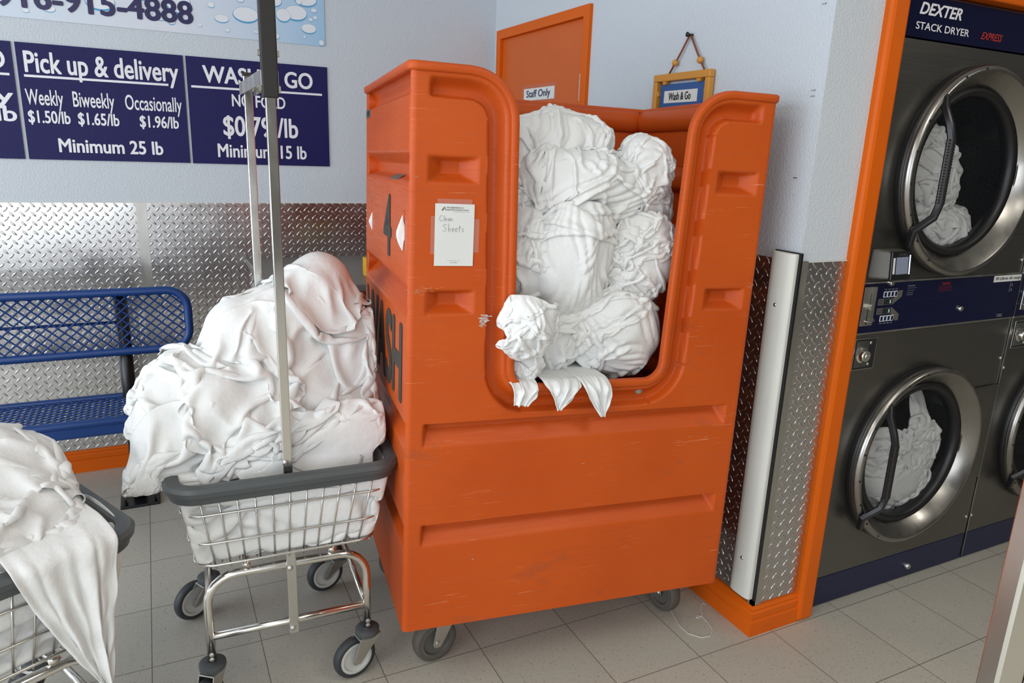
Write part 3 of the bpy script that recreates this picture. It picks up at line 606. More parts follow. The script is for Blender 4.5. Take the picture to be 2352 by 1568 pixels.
# ------------------------------------------------------------------ wire laundry carts
def cart(org, yaw, label, rack, casters):
    R = Rz(yaw); O = np.array(org, float)
    def T(P): return np.asarray(P, float).reshape(-1, 3)@R.T+O
    t = thing('laundry_cart', label, 'laundry cart', tuple(T([(.21, .205, 0)])[0]), 'chrome wire laundry carts')
    W0, D0 = .412, .43
    # tube frame: an inverted U at the front and one at the back, joined by side and cross bars
    for y in (.0, D0):
        pts = [(0, y, .165), (0, y, .30)]+[(.075-.075*math.cos(a), y, .335+.075*math.sin(a)) for a in np.linspace(0, PI/2, 7)]+[(W0-.075+.075*math.sin(a), y, .335+.075*math.cos(a)) for a in np.linspace(0, PI/2, 7)]+[(W0, y, .30), (W0, y, .165)]
        mb = MB(); mb.tube(T(pts), .0115, 12); link('end_frame', mb, 'chrome', t, True)
        mb = MB(); mb.tube(T([(0, y, .236), (W0, y, .236)]), .0105, 12); link('cross_bar', mb, 'chrome', t, True)
    for x in (0, W0):
        mb = MB(); mb.tube(T([(x, 0, .236), (x, D0, .236)]), .0095, 10); link('side_bar', mb, 'chrome', t, True)
    for x in (.10, .32):
        mb = MB(); mb.tube(T([(x, -.01, .432), (x, D0+.01, .432)]), .011, 10); link('basket_rail', mb, 'chrome', t, True)
    # basket wires
    def loop(z):
        k = (z-.455)/.20; return -.022-.030*k, .434+.044*k, -.028-.022*k, .455+.025*k
    bk = bpy.data.objects.new('basket', None); COL.objects.link(bk); bk.parent = t; bk.location = T([(.21, .205, .45)])[0]-np.array(parent_loc(t))
    for z in (.458, .524, .607):
        x0, x1, y0, y1 = loop(z); mb = MB(); mb.tube(T([(x, y, z) for x, y in rrect(x0, x1, y0, y1, .05)]), .0032 if z > .47 else .004, 6, True); link('hoop_wire', mb, 'wire', bk, True)
    def up(nm, f, n):
        mb = MB()
        for k in range(n): mb.tube(T(f((k+.5)/n)), .0024, 6)
        return mb
    def vfront(y):
        def f(s):
            out = []
            for z in (.446, .55, .655):
                x0, x1, y0, y1 = loop(z); out.append((x0+.03+(x1-x0-.06)*s, (y0 if y == 0 else y1)+(.0045 if y == 0 else -.0045), z))
            return out
        return f
    def vside(x):
        def f(s):
            out = []
            for z in (.446, .55, .655):
                x0, x1, y0, y1 = loop(z); out.append(((x0+.0045 if x == 0 else x1-.0045), y0+.03+(y1-y0-.06)*s, z))
            return out
        return f
    for f, n in ((vfront(0), 11), (vfront(1), 11), (vside(0), 10), (vside(1), 10)):
        for k in range(n): mb = MB(); mb.tube(T(f((k+.5)/n)), .0024, 6); link('upright_wire', mb, 'wire', bk, True)
    mb = MB()
    for k in range(11):
        x = -.02+.46*(k+.5)/11; mb.tube(T([(x, -.02, .452), (x, .45, .452)]), .0022, 5)
    for k in range(6):
        y = -.02+.45*(k+.5)/6; mb.tube(T([(-.02, y, .455), (.43, y, .455)]), .0022, 5)
    link('floor_grid', mb, 'wire', bk, True)
    x0, x1, y0, y1 = loop(.66); mb = MB()
    pr = [(-.034, .000), (-.034, -.016), (-.004, -.020), (.000, -.028), (.020, -.030), (.033, -.022), (.037, -.006), (.033, .008), (.012, .012), (.006, .003)]
    mb.tube(T([(x, y, .669) for x, y in rrect(x0, x1, y0, y1, .055, 8)]), .02, closed=True, prof=[(a*.64, -b*.95) for a, b in pr], up=(0, 0, 1)); link('bumper_rim', mb, 'bumper', t, 'auto')
    for i, (cx, cy, axl, ln) in enumerate(casters):
        x, y = ((0, 0), (W0, 0), (0, D0), (W0, D0))[i]; P = T([(x+cx, y+cy, .0635)])[0]
        a = R@np.array((*axl, 0)); l = T([(x, y, 0)])[0]-P; caster('caster', P, '', t, a, .0635, .030, .20, 'tyre', 'hub', 'zinc', (l[0], l[1]))
    for x in (0, W0):
        for z in (.176, .19):
            mb = MB(); mb.lathe([(.0065, 0), (.0065, .004), (.003, .005)], T([(x, -.0115, z)])[0], R@np.array((0, -1, 0)), 6); link('bolt', mb, 'zinc', t)
    if rack:
        rk = bpy.data.objects.new('hanging_rack', None); COL.objects.link(rk); rk.parent = t; rk.location = T([(.21, .2, .2)])[0]-np.array(parent_loc(t))
        mb = MB(); mb.box((.198, -.0175, .205), (.223, -.004, .472), T); link('lower_post', mb, 'zinc', rk, False, .002)
        mb = MB(); mb.box((.199, -.022, .465), (.226, -.004, .50), T); mb.box((.201, -.0215, .49), (.224, -.001, 1.62), T); link('front_post', mb, 'chrome', rk, False, .002)
        mb = MB(); mb.box((.184, .39, .24), (.206, .411, 1.668), T); link('rear_post', mb, 'chrome', rk, False, .002)
        mb = MB(); mb.box((.183, .389, 1.667), (.207, .412, 1.676), T); link('post_cap', mb, 'sleeve', rk)
        mb = MB(); mb.box((.195, -.030, 1.592), (.230, .004, 2.02), T); mb.box((.12, -.030, 1.99), (.30, .004, 2.02), T); link('black_sleeve', mb, 'sleeve', rk, False, .003)
        mb = MB()
        for x in (.1945, .2305):
            mb.prism(T([(x, -.018, 1.650), (x, .010, 1.652), (x-.0195, .410, 1.648), (x-.0195, .410, 1.618), (x, .010, 1.622), (x, -.018, 1.618)]), R@np.array((-.0012, 0, 0)), R@np.array((.0012, 0, 0)))
        link('bracket', mb, 'zinc', rk)
        for z in (1.612, 1.686):
            mb = MB(); mb.lathe([(.007, -.023), (.007, -.018), (.0035, -.018), (.0035, .018), (.007, .018), (.007, .023)], T([(.2125, -.013, z)])[0], R@X3, 8); link('bolt', mb, 'zinc', rk)
        mb = MB(); mb.lathe([(.007, -.021), (.007, -.015), (.0035, -.015), (.0035, .015), (.007, .015), (.007, .021)], T([(.195, .401, 1.635)])[0], R@X3, 8); link('bolt', mb, 'zinc', rk)
        for z, y in ((.222, -.0175), (.405, -.0175), (.515, -.0215), (.71, -.0215)):
            mb = MB(); mb.lathe([(.0075, 0), (.0075, .003), (.003, .005)], T([(.207, y, z)])[0], R@np.array((0, -1, 0)), 10); link('bolt', mb, 'zinc', rk)
    return t, T
CARTA, TA1 = cart((.0482, 1.7994, 0), -.0482, 'wire laundry cart with tall hanging poles, heaped with white sheets', True,
    [(-.02, -.025, (.75, -.5), None), (-.036, .012, (.28, -1), None), (-.05, .03, (.62, -1), None), (-.045, .04, (.30, -1), None)])
_y = .461; _c = np.array([-.101, 1.597, 0]); _o = _c-Rz(_y)@np.array([.475, -.05, 0])
CARTB, TB1 = cart(tuple(_o), _y, 'wire laundry cart at the left edge with a sheet corner hanging out', False,
    [(-.02, .03, (.9, .3), None), (-.04, .03, (.9, .2), None), (-.02, .03, (.6, 1), None), (-.03, .0, (.93, .25), None)])
# cart post in the right foreground
t = thing('cart_post', 'bright chrome post with blue edge standing in the right foreground', 'post', (.775, .345, 0))
PR = Rz(-.44)
def PT(V): return np.asarray(V, float)@PR.T+np.array((.752, .342, 0))
link('post', MB().box((-.014, -.014, 0), (.014, .014, 1.7), PT), 'chrome', t, False, .003)
link('edge_strip', MB().box((.0155, -.013, 0), (.0185, .012, 1.7), PT), 'chrome', t, False, .001)
link('blue_bar', MB().box((.0205, -.012, 0), (.046, .012, 1.7), PT), 'bench', t, False, .002)
link('foot_plate', MB().box((-.05, -.05, 0), (.07, .05, .008), PT), 'zinc', t, False, .002)
# ------------------------------------------------------------------ stacked dryers
DY = 1.487
def dryer(x0, x1, label, detail):
    w = x1-x0; t = thing('stack_dryer', label, 'dryer', ((x0+x1)/2, DY+.45, 0), 'stacked stainless dryers'); cx = (x0+x1)/2
    DC = ((cx-.012, 1.478), (cx-.012, .522)); RH = .268
    # front panel with two round openings
    def front(z0, z1, dc):
        mb = MB(); n = 64; ring = []; outer = []
        for k in range(n):
            a = 2*PI*k/n; c, s = math.cos(a), math.sin(a); ring.append((dc[0]+RH*c, DY, dc[1]+RH*s))
            hx = (x1-.0015-dc[0] if c > 0 else dc[0]-x0-.0015)/max(1e-9, abs(c)); hz = (z1-dc[1] if s > 0 else dc[1]-z0)/max(1e-9, abs(s)); h = min(hx, hz)
            outer.append((dc[0]+h*c, DY, dc[1]+h*s))
        F = [(k, (k+1) % n, n+(k+1) % n, n+k) for k in range(n)]
        mb.add(outer+ring, F)
        cor = [(x0+.0015, DY, z0), (x1-.0015, DY, z0), (x1-.0015, DY, z1), (x0+.0015, DY, z1)]; O = np.array(outer)
        for cpt in cor:
            cpt = np.array(cpt); sgx = np.sign(cpt[0]-dc[0]); sgz = np.sign(cpt[2]-dc[1])
            ks = [k for k in range(n) if (O[k][0]-dc[0])*sgx > 0 and (O[k][2]-dc[1])*sgz > 0]
            onx = [k for k in ks if abs(O[k][0]-cpt[0]) < 1e-6]; onz = [k for k in ks if abs(O[k][2]-cpt[2]) < 1e-6]
            if onx and onz:
                a = max(onx, key=lambda k: abs(O[k][2]-dc[1])); b = max(onz, key=lambda k: abs(O[k][0]-dc[0])); mb.add([cpt, O[a], O[b]], [(0, 1, 2)])
        return mb
    for z0, z1, dc in ((1.146, 1.850, DC[0]), (.118, .978, DC[1])): link('front_panel', front(z0, z1, dc), 'steel', t)
    link('cabinet', MB().box((x0+.001, DY+.004, .02), (x0+.006, DY+.95, 1.966)).box((x1-.006, DY+.004, .02), (x1-.001, DY+.95, 1.966)).box((x0+.006, DY+.94, .02), (x1-.006, DY+.95, 1.966)).box((x0+.006, DY+.004, 1.955), (x1-.006, DY+.94, 1.966)).box((x0+.006, DY+.004, .99), (x1-.006, DY+.94, 1.13)), 'dark', t)
    link('kick_panel', MB().box((x0+.0015, DY, .006), (x1-.0015, DY+.02, .116)), 'kick', t, False, .002)
    link('edge_bead', MB().box((x0-.001, DY-.004, .02), (x0+.003, DY+.01, 1.966)), 'zinc', t)
    hd = link('header_panel', MB().box((x0+.008, DY-.003, 1.850), (x1-.034, DY+.015, 1.962)), 'panel', t, False, .003)
    link('header_edge', MB().box((x0+.002, DY, 1.846), (x1-.002, DY+.01, 1.966)), 'steel', t)
    if detail:
        text('lettering', [('DEXTER', x0+.068, x0+.255, 1.912, 1.944, .03, .25), ('STACK DRYER', x0+.062, x0+.302, 1.872, 1.892, .012)], (0, DY-.003, 0), X3, Z3, 'white', hd)
        text('express_lettering', [('EXPRESS', x0+.36, x0+.465, 1.872, 1.893, .02, .4)], (0, DY-.003, 0), X3, Z3, 'red', hd)
    # control panel
    cp = link('control_panel', MB().box((x0+.0015, DY-.004, .984), (x1-.0015, DY+.012, 1.142)), 'panel', t, False, .002)
    link('panel_edge', MB().box((x0+.0015, DY-.006, .980), (x1-.0015, DY+.01, .985)).box((x0+.0015, DY-.006, 1.141), (x1-.0015, DY+.01, 1.146)), 'zinc', cp)
    yf = DY-.004
    mb = MB(); mb.box((x0+.025, yf-.004, 1.008), (x0+.083, yf, 1.132)); cs = link('coin_plate', mb, 'zinc', cp, False, .002)
    link('coin_slot', MB().box((x0+.056, yf-.0046, 1.068), (x0+.0575, yf-.003, 1.11)).box((x0+.050, yf-.0046, 1.012), (x0+.0535, yf-.003, 1.06)), 'black', cs)
    mb = MB(); mb.lathe([(.009, 0), (.009, .012), (.006, .014), (.001, .014)], (x0+.049, yf-.004, 1.07), (0, -1, 0), 14); link('coin_button', mb, 'zinc', cs, 'auto')
    mb = MB(); mb.tube([(x0+.028, yf-.004, 1.030), (x0+.035, yf-.016, 1.026), (x0+.055, yf-.020, 1.024), (x0+.073, yf-.016, 1.026), (x0+.080, yf-.004, 1.030)], .002, 6); link('coin_cup', mb, 'zinc', cs, True)
    for zz, d in ((1.104, 1), (1.026, -1)):
        for k in range(4):
            link('program_button', MB().box((x0+.118+k*.0165, yf-.0016, zz-.0095), (x0+.132+k*.0165, yf, zz+.0095)), 'print2', cp, False, .001)
            link('button_face', MB().box((x0+.1205+k*.0165, yf-.0022, zz-.007), (x0+.1295+k*.0165, yf-.0015, zz+.007)), 'panel', cp)
        zc = 1.080 if d > 0 else 1.050
        mb = MB(); mb.prism([(x0+.098, yf, zc-.010), (x0+.168, yf, zc-.010), (x0+.168, yf, zc+.010), (x0+.098, yf, zc+.010)], (0, -.0008, 0), (0, 0, 0)); mb.prism([(x0+.168, yf, zc-d*.010), (x0+.206, yf, zc+d*.014), (x0+.206, yf, zc+d*.034), (x0+.190, yf, zc+d*.034), (x0+.168, yf, zc+d*.010)], (0, -.0008, 0), (0, 0, 0)); link('display_surround', mb, 'greyp', cp)
        link('display', MB().box((x0+.124, yf-.0014, zc-.0085), (x0+.162, yf-.0006, zc+.0085)), 'black', cp)
        if detail:
            text('digits', [('5' if d > 0 else '3', x0+.150, x0+.156, zc-.005, zc+.005)], (0, yf-.0014, 0), X3, Z3, 'digit', cp, .0005)
            text('display_label', [('UPPER' if d > 0 else 'LOWER', x0+.101, x0+.120, zc+.001, zc+.0055), ('DRYER', x0+.101, x0+.120, zc-.0065, zc-.002)], (0, yf-.0009, 0), X3, Z3, 'navy', cp, .0005)
            text('button_label', [(q, x0+.119+k*.0165, x0+.131+k*.0165, zz+d*.0155-.002, zz+d*.0155+.002) for k, q in enumerate(('START', 'HIGH', 'MED', 'LOW'))], (0, yf, 0), X3, Z3, 'grey', cp, .0006)
    mb = MB()
    for kx, kz in ((x0+.142, 1.141), (cx+.098, 1.035)): mb.lathe([(.010, 0), (.010, .006), (.008, .009), (.001, .009)], (kx, yf, kz), (0, -1, 0), 18)
    link('panel_lock', mb, 'chrome', cp, 'auto')
    mb = MB(); mb.box((x0+.222, yf-.0008, 1.078), (x1-.05, yf, 1.0788)).box((x0+.222, yf-.0008, 1.012), (x0+.2228, yf, 1.074)); link('service_door_seam', mb, 'black', cp)
    if detail:
        text('instructions', [('INSTRUCTIONS', x0+.228, x0+.262, 1.124, 1.128), ('1 Load laundry into dryer', x0+.228, x0+.272, 1.117, 1.120), ('2 Select setting', x0+.228, x0+.262, 1.110, 1.113), ('3 Insert coins', x0+.228, x0+.258, 1.103, 1.106), ('4 Press START', x0+.228, x0+.258, 1.096, 1.099), ('3 x', x1-.062, x1-.042, 1.098, 1.112, 0, .2), ('3 x', x1-.062, x1-.042, 1.080, 1.094, 0, .2), ('T-30X2', x1-.105, x1-.070, .990, 1.001)], (0, yf, 0), X3, Z3, 'grey', cp, .0006)
        text('warning', [('WARNING', x0+.398, x0+.440, 1.121, 1.130)]+[('To reduce risk of fire or injury', x0+.385, x0+.452, 1.115-k*.005, 1.118-k*.005) for k in range(4)], (0, yf, 0), X3, Z3, 'red', cp, .0006)
        lb = link('capacity_label', MB().box((x1-.160, yf-.001, 1.117), (x1-.003, yf, 1.139)), 'paper', cp)
        text('lettering', [('30 Libras de carga', x1-.155, x1-.008, 1.121, 1.135, .02, .2)], (0, yf-.001, 0), X3, Z3, 'ink', lb)
        # card reader
        rd = link('card_reader', MB().add([(x0+.030, DY, 1.158), (x0+.165, DY, 1.158), (x0+.155, DY, 1.250), (x0+.036, DY, 1.250), (x0+.066, DY-.055, 1.162), (x0+.156, DY-.050, 1.162), (x0+.156, DY-.042, 1.243), (x0+.0667, DY-.048, 1.243)],
            [(0, 1, 5, 4), (1, 2, 6, 5), (2, 3, 7, 6), (3, 0, 4, 7), (4, 5, 6, 7), (0, 3, 2, 1)]), 'greyp', t, False, .006)
        q0 = np.array((x0+.065, DY-.0555, 1.160)); qu = np.array((.092, .005, 0)); qv = np.array((.0006, .008, .083)); qn = np.cross(qu, qv); qn /= np.linalg.norm(qn)
        def face(u0, u1, v0, v1, d, th=.004): return MB().prism([q0+qu*u+qv*v for u, v in ((u0, v0), (u1, v0), (u1, v1), (u0, v1))], qn*(d-th), qn*d)
        link('reader_face', face(-.02, 1.02, -.02, 1.03, .004, .01), 'blackm', rd, False, .003)
        sc_ = link('screen', face(.20, .82, .20, .82, .0048, .002), 'lcd', rd)
        link('strip_label', face(.04, .13, .22, .80, .0048, .002), 'paper', rd); link('status_light', face(.90, .93, .18, .88, .0052, .002), 'led', rd)
        text('lettering', [('FASCARD', .028, .066, .073, .079, .01)], q0, qu/np.linalg.norm(qu), qv/np.linalg.norm(qv), 'greyp', rd, .0052)
    # lock in a recessed pocket above the lower door
    pk = link('lock_pocket', MB().box((x0+.026, DY-.003, .862), (x0+.128, DY-.001, .966)), 'zinc', t, False, .002)
    link('pocket_recess', MB().box((x0+.029, DY-.0036, .865), (x0+.124, DY-.0028, .963)), 'black', pk)
    link('lock_plate', MB().box((x0+.032, DY-.006, .872), (x0+.090, DY-.0034, .958)), 'drum', pk, False, .001)
    mb = MB(); mb.lathe([(.026, 0), (.026, .005), (.020, .008), (.020, .018), (.017, .022), (.002, .022)], (x0+.056, DY-.006, .914), (0, -1, 0), 22); mb.lathe([(.011, .022), (.010, .024), (.001, .024)], (x0+.060, DY-.006, .914), (0, -1, 0), 14)
    link('lock', mb, 'chrome', pk, 'auto')
    mb = MB()
    for dz in (-.034, .036): mb.lathe([(.006, 0), (.006, .003), (.001, .004)], (x0+.096, DY-.004, .914+dz), (0, -1, 0), 10)
    link('rivet', mb, 'zinc', pk, True)
    for x, z in ((x0+.012, 1.19), (x0+.012, .79), (x0+.012, .19), (x1-.014, 1.19), (x1-.016, .83), (x1-.016, .19)):
        mb = MB(); mb.lathe([(.007, 0), (.0065, .003), (.004, .0055), (.0005, .006)], (x, DY, z), (0, -1, 0), 12); link('panel_screw', mb, 'zinc', t, True)
    mb = MB(); mb.lathe([(.012, 0), (.012, .008), (.009, .012), (.001, .012)], (cx+.09, DY, .052), (0, -1, 0), 14); link('kick_lock', mb, 'zinc', t, 'auto')
    link('hinge_plate', MB().box((cx+.25, DY-.010, .36), (x1-.005, DY, .73)), 'steel', t, False, .004); link('hinge_plate', MB().box((cx+.25, DY-.010, 1.285), (x1-.005, DY, 1.66)), 'steel', t, False, .004)
    for ux, dc in zip((0, 1), DC):
        dx, dz = dc
        # drum behind the opening
        mb = MB(); mb.lathe([(RH+.004, 0), (RH+.02, .03), (.345, .06), (.345, .62)], (dx, DY, dz), (0, 1, 0), 56, caps=False)
        dr = link('drum', mb, 'drum', t, True)
        mb = MB(); mb.lathe([(.345, 0), (.001, .004)], (dx, DY+.62, dz), (0, 1, 0), 40, caps=False); link('drum_back', mb, 'drum', t)
        mb = MB(); V = []; F = []; c = 0
        for r in range(26):
            y = DY+.08+r*.020
            for k in range(110):
                a = 2*PI*(k+.5*(r % 2))/110
                if not (-.6 < (a if a < PI else a-2*PI) < 3.6): pass
                ca, sa = math.cos(a), math.sin(a); R = .3435; tx = (-sa, ca)
                for q in range(6):
                    b = PI/3*q; u = .0052*math.cos(b); vv = .0052*math.sin(b); V.append((dx+R*ca+tx[0]*u, y+vv, dz+R*sa+tx[1]*u))
                F.append(tuple(range(c, c+6))); c += 6
        mb.add(V, F); link('perforations', mb, 'hole', dr)
        mb = MB()
        for k in range(3):
            a = .4+2*PI*k/3; ca, sa = math.cos(a), math.sin(a); mb.prism([(dx+.344*ca-sa*w_, 0, dz+.344*sa+ca*w_) for w_ in (-.04, .04)]+[(dx+.29*ca, 0, dz+.29*sa)], (0, DY+.08, 0), (0, DY+.6, 0))
        link('drum_baffle', mb, 'drum', dr)
        # door: flange ring, dished ring, gasket, glass, handle
        dn = bpy.data.objects.new('door', None); COL.objects.link(dn); dn.parent = t; dn.location = np.array((dx, DY-.02, dz))-np.array(parent_loc(t))
        mb = MB(); mb.lathe([(.318, .004), (.322, -.004), (.322, -.018), (.316, -.022)], (dx, DY, dz), (0, 1, 0), 72, caps=False); link('flange', mb, 'gasket', dn, True)
        mb = MB(); mb.lathe([(.322, -.024), (.324, -.034), (.318, -.046), (.306, -.050), (.300, -.047), (.262, -.004), (.250, .010)], (dx, DY, dz), (0, 1, 0), 72, caps=False); link('door_ring', mb, 'steelring', dn, True)
        mb = MB(); mb.lathe([(.260, -.002), (.254, -.012), (.238, -.008), (.230, .004), (.232, .03), (.258, .03)], (dx, DY, dz), (0, 1, 0), 64, caps=False); link('gasket', mb, 'gasket', dn, True)
        mb = MB(); mb.lathe([(.234, .006), (.234, .012)], (dx, DY, dz), (0, 1, 0), 56); link('glass', mb, 'glass', dn)
        for k in range(9):
            a = 1.75+k*.30; mb = MB(); mb.lathe([(.0045, 0), (.004, .0012), (.0005, .0014)], (dx+.311*math.cos(a), DY-.0485, dz+.311*math.sin(a)), (0, -1, 0), 8); link('rivet', mb, 'black', dn)
        hx = dx-.238; yy = DY-.045; mb = MB()
        pts = [(hx-.024, yy+.004, dz-.215), (hx-.034, yy-.008, dz-.172), (hx+.003, yy-.040, dz-.128), (hx+.012, yy-.045, dz-.09), (hx+.012, yy-.045, dz+.10), (hx+.004, yy-.040, dz+.135), (hx+.01, yy-.012, dz+.185), (hx+.02, yy-.0, dz+.215)]
        mb.tube(pts, .013, prof=[(.0105, .006), (.0105, -.006), (.007, -.010), (-.007, -.010), (-.0105, -.006), (-.0105, .006), (-.007, .010), (.007, .010)]); hn = link('handle', mb, 'blackm', dn, 'auto')
        mb = MB()
        for k in range(22): mb.tube([(hx+.012, yy-.0455, dz-.088+k*.0085), (hx+.012, yy-.0455, dz-.0815+k*.0085)], .0135, prof=[(.0109, .0064), (.0109, -.0064), (.0073, -.0105), (-.0073, -.0105), (-.0109, -.0064), (-.0109, .0064), (-.0073, .0105), (.0073, .0105)], up=(1, 0, 0))
        link('grip_ribs', mb, 'sleeve', hn)
    return t, DC
M['orange'].node_tree.nodes['Principled BSDF'].inputs['Specular IOR Level'].default_value = .2
M['steelring'] = m_chrome('satin_door_ring', (.36, .345, .32), .24)
DRY1, DCA = dryer(1.919, 2.757, 'stainless stack dryer next to the orange trim, both drums holding white sheets', True)
DRY2, DCB = dryer(2.761, 3.599, 'second stainless stack dryer, cut off by the right edge of the photo', True)
# thread lying on the floor
mb = MB(); mb.tube([(x, y, .0016) for x, y in ((1.5, 1.709), (1.475, 1.654), (1.455, 1.594), (1.455, 1.55), (1.48, 1.516), (1.511, 1.51), (1.54, 1.531), (1.553, 1.569), (1.557, 1.6), (1.545, 1.611), (1.535, 1.606), (1.543, 1.60), (1.567, 1.612), (1.581, 1.635), (1.60, 1.655), (1.614, 1.661), (1.612, 1.65))], .0011, 5)
tag(recentre(link('thread', mb, 'paper')), 'thin white loose thread curled on the floor tiles near the baseboard corner', 'thread')
# ------------------------------------------------------------------ crumpled sheets: a small position-based cloth solver, run once per sheet
def pairs(X, r):
    c = np.floor(X/r).astype(np.int64); c -= c.min(0); D = c.max(0)+3; c += 1
    key = (c[:, 0]*D[1]+c[:, 1])*D[2]+c[:, 2]; o = np.argsort(key, kind='stable'); ks = key[o]; I = []; J = []
    for a in (-1, 0, 1):
        for b in (-1, 0, 1):
            for d in (-1, 0, 1):
                if (a, b, d) < (0, 0, 0): continue
                k2 = key+(a*D[1]+b)*D[2]+d; lo = np.searchsorted(ks, k2); hi = np.searchsorted(ks, k2, side='right')
                for q in range(6):
                    m = np.nonzero(lo+q < hi)[0]
                    if len(m) == 0: break
                    j = o[lo[m]+q]
                    if (a, b, d) == (0, 0, 0): w = m < j; m = m[w]; j = j[w]
                    I.append(m); J.append(j)
    return np.concatenate(I), np.concatenate(J)
def drape(X, ru, rv, steps, force, collide, iters=6, bend=.3, shear=.3, damp=.96, thick=.012, selfc=3, pin=None):
    n, m = X.shape[:2]; X = X.copy(); P = X.copy(); rd = math.hypot(ru, rv)
    gi, gj = (q.ravel() for q in np.meshgrid(np.arange(n), np.arange(m), indexing='ij')); A_ = slice(None); con = []; bc = []
    for s in (0, 1):
        con += [((slice(s, n-1, 2), A_), (slice(s+1, n, 2), A_), ru, 1.), ((A_, slice(s, m-1, 2)), (A_, slice(s+1, m, 2)), rv, 1.),
                ((slice(s, n-1, 2), slice(0, m-1)), (slice(s+1, n, 2), slice(1, m)), rd, shear), ((slice(s, n-1, 2), slice(1, m)), (slice(s+1, n, 2), slice(0, m-1)), rd, shear)]
    for s in range(4): bc += [((slice(s, n-2, 4), A_), (slice(s+2, n, 4), A_), 2*ru, bend), ((A_, slice(s, m-2, 4)), (A_, slice(s+2, m, 4)), 2*rv, bend)]
    for st in range(steps):
        V = (X-P)*damp; vm = np.linalg.norm(V, axis=-1, keepdims=True); V *= np.minimum(1, .02/(vm+1e-9)); P = X.copy(); X = X+V+force(X)
        for it in range(iters):
            for a, b, L, k in con+(bc if it % 2 == 0 else []):
                A = X[a]; B = X[b]; d = B-A; l = np.sqrt((d*d).sum(-1, keepdims=True))+1e-9; c = d*((l-L)/l*(k*.5)); X[a] = A+c; X[b] = B-c
            if it == iters//2 or it == iters-1: X = collide(X, P)
        if selfc and st % selfc == 0:
            F = X.reshape(-1, 3); I, J = pairs(F, thick); far = np.maximum(abs(gi[I]-gi[J]), abs(gj[I]-gj[J])) > 2; I = I[far]; J = J[far]
            d = F[J]-F[I]; l = np.sqrt((d*d).sum(1))+1e-9; q = l < thick; I = I[q]; J = J[q]; c = d[q]*((thick-l[q])/l[q]*.45)[:, None]
            if len(I):
                D = np.stack([np.bincount(J, c[:, k], len(F))-np.bincount(I, c[:, k], len(F)) for k in range(3)], 1); Wt = np.bincount(I, minlength=len(F))+np.bincount(J, minlength=len(F))
                X = (F+D/np.maximum(1, Wt)[:, None]*1.5).reshape(X.shape)
        if pin is not None: X = pin(X)
    return X
def wob(n, m, rng, scale, amp):
    out = np.zeros((n, m, 3)); u = np.linspace(0, 1, n)[:, None]; v = np.linspace(0, 1, m)[None]
    for k in range(10):
        f = rng.normal(0, scale, 2); ph = rng.uniform(0, 6.28, 3); a = rng.normal(0, amp, 3)
        for c in range(3): out[..., c] += a[c]*np.sin(6.28*(f[0]*u+f[1]*v)+ph[c])
    return out/3
def sheet(X, label, group, name='bed_sheet', close=False):
    n, m = X.shape[:2]; idx = np.arange(n*m).reshape(n, m)
    mb = MB(); mb.add(X.reshape(-1, 3), np.stack([idx[:-1, :-1], idx[1:, :-1], idx[1:, 1:], idx[:-1, 1:]], -1).reshape(-1, 4).tolist())
    o = link(name, mb, 'cloth', None, True); recentre(o)
    s = o.modifiers.new('hem', 'SOLIDIFY'); s.thickness = .0022; s.offset = 0
    s = o.modifiers.new('smooth', 'SUBSURF'); s.levels = 1; s.render_levels = 1
    return tag(o, label, 'sheet', group)
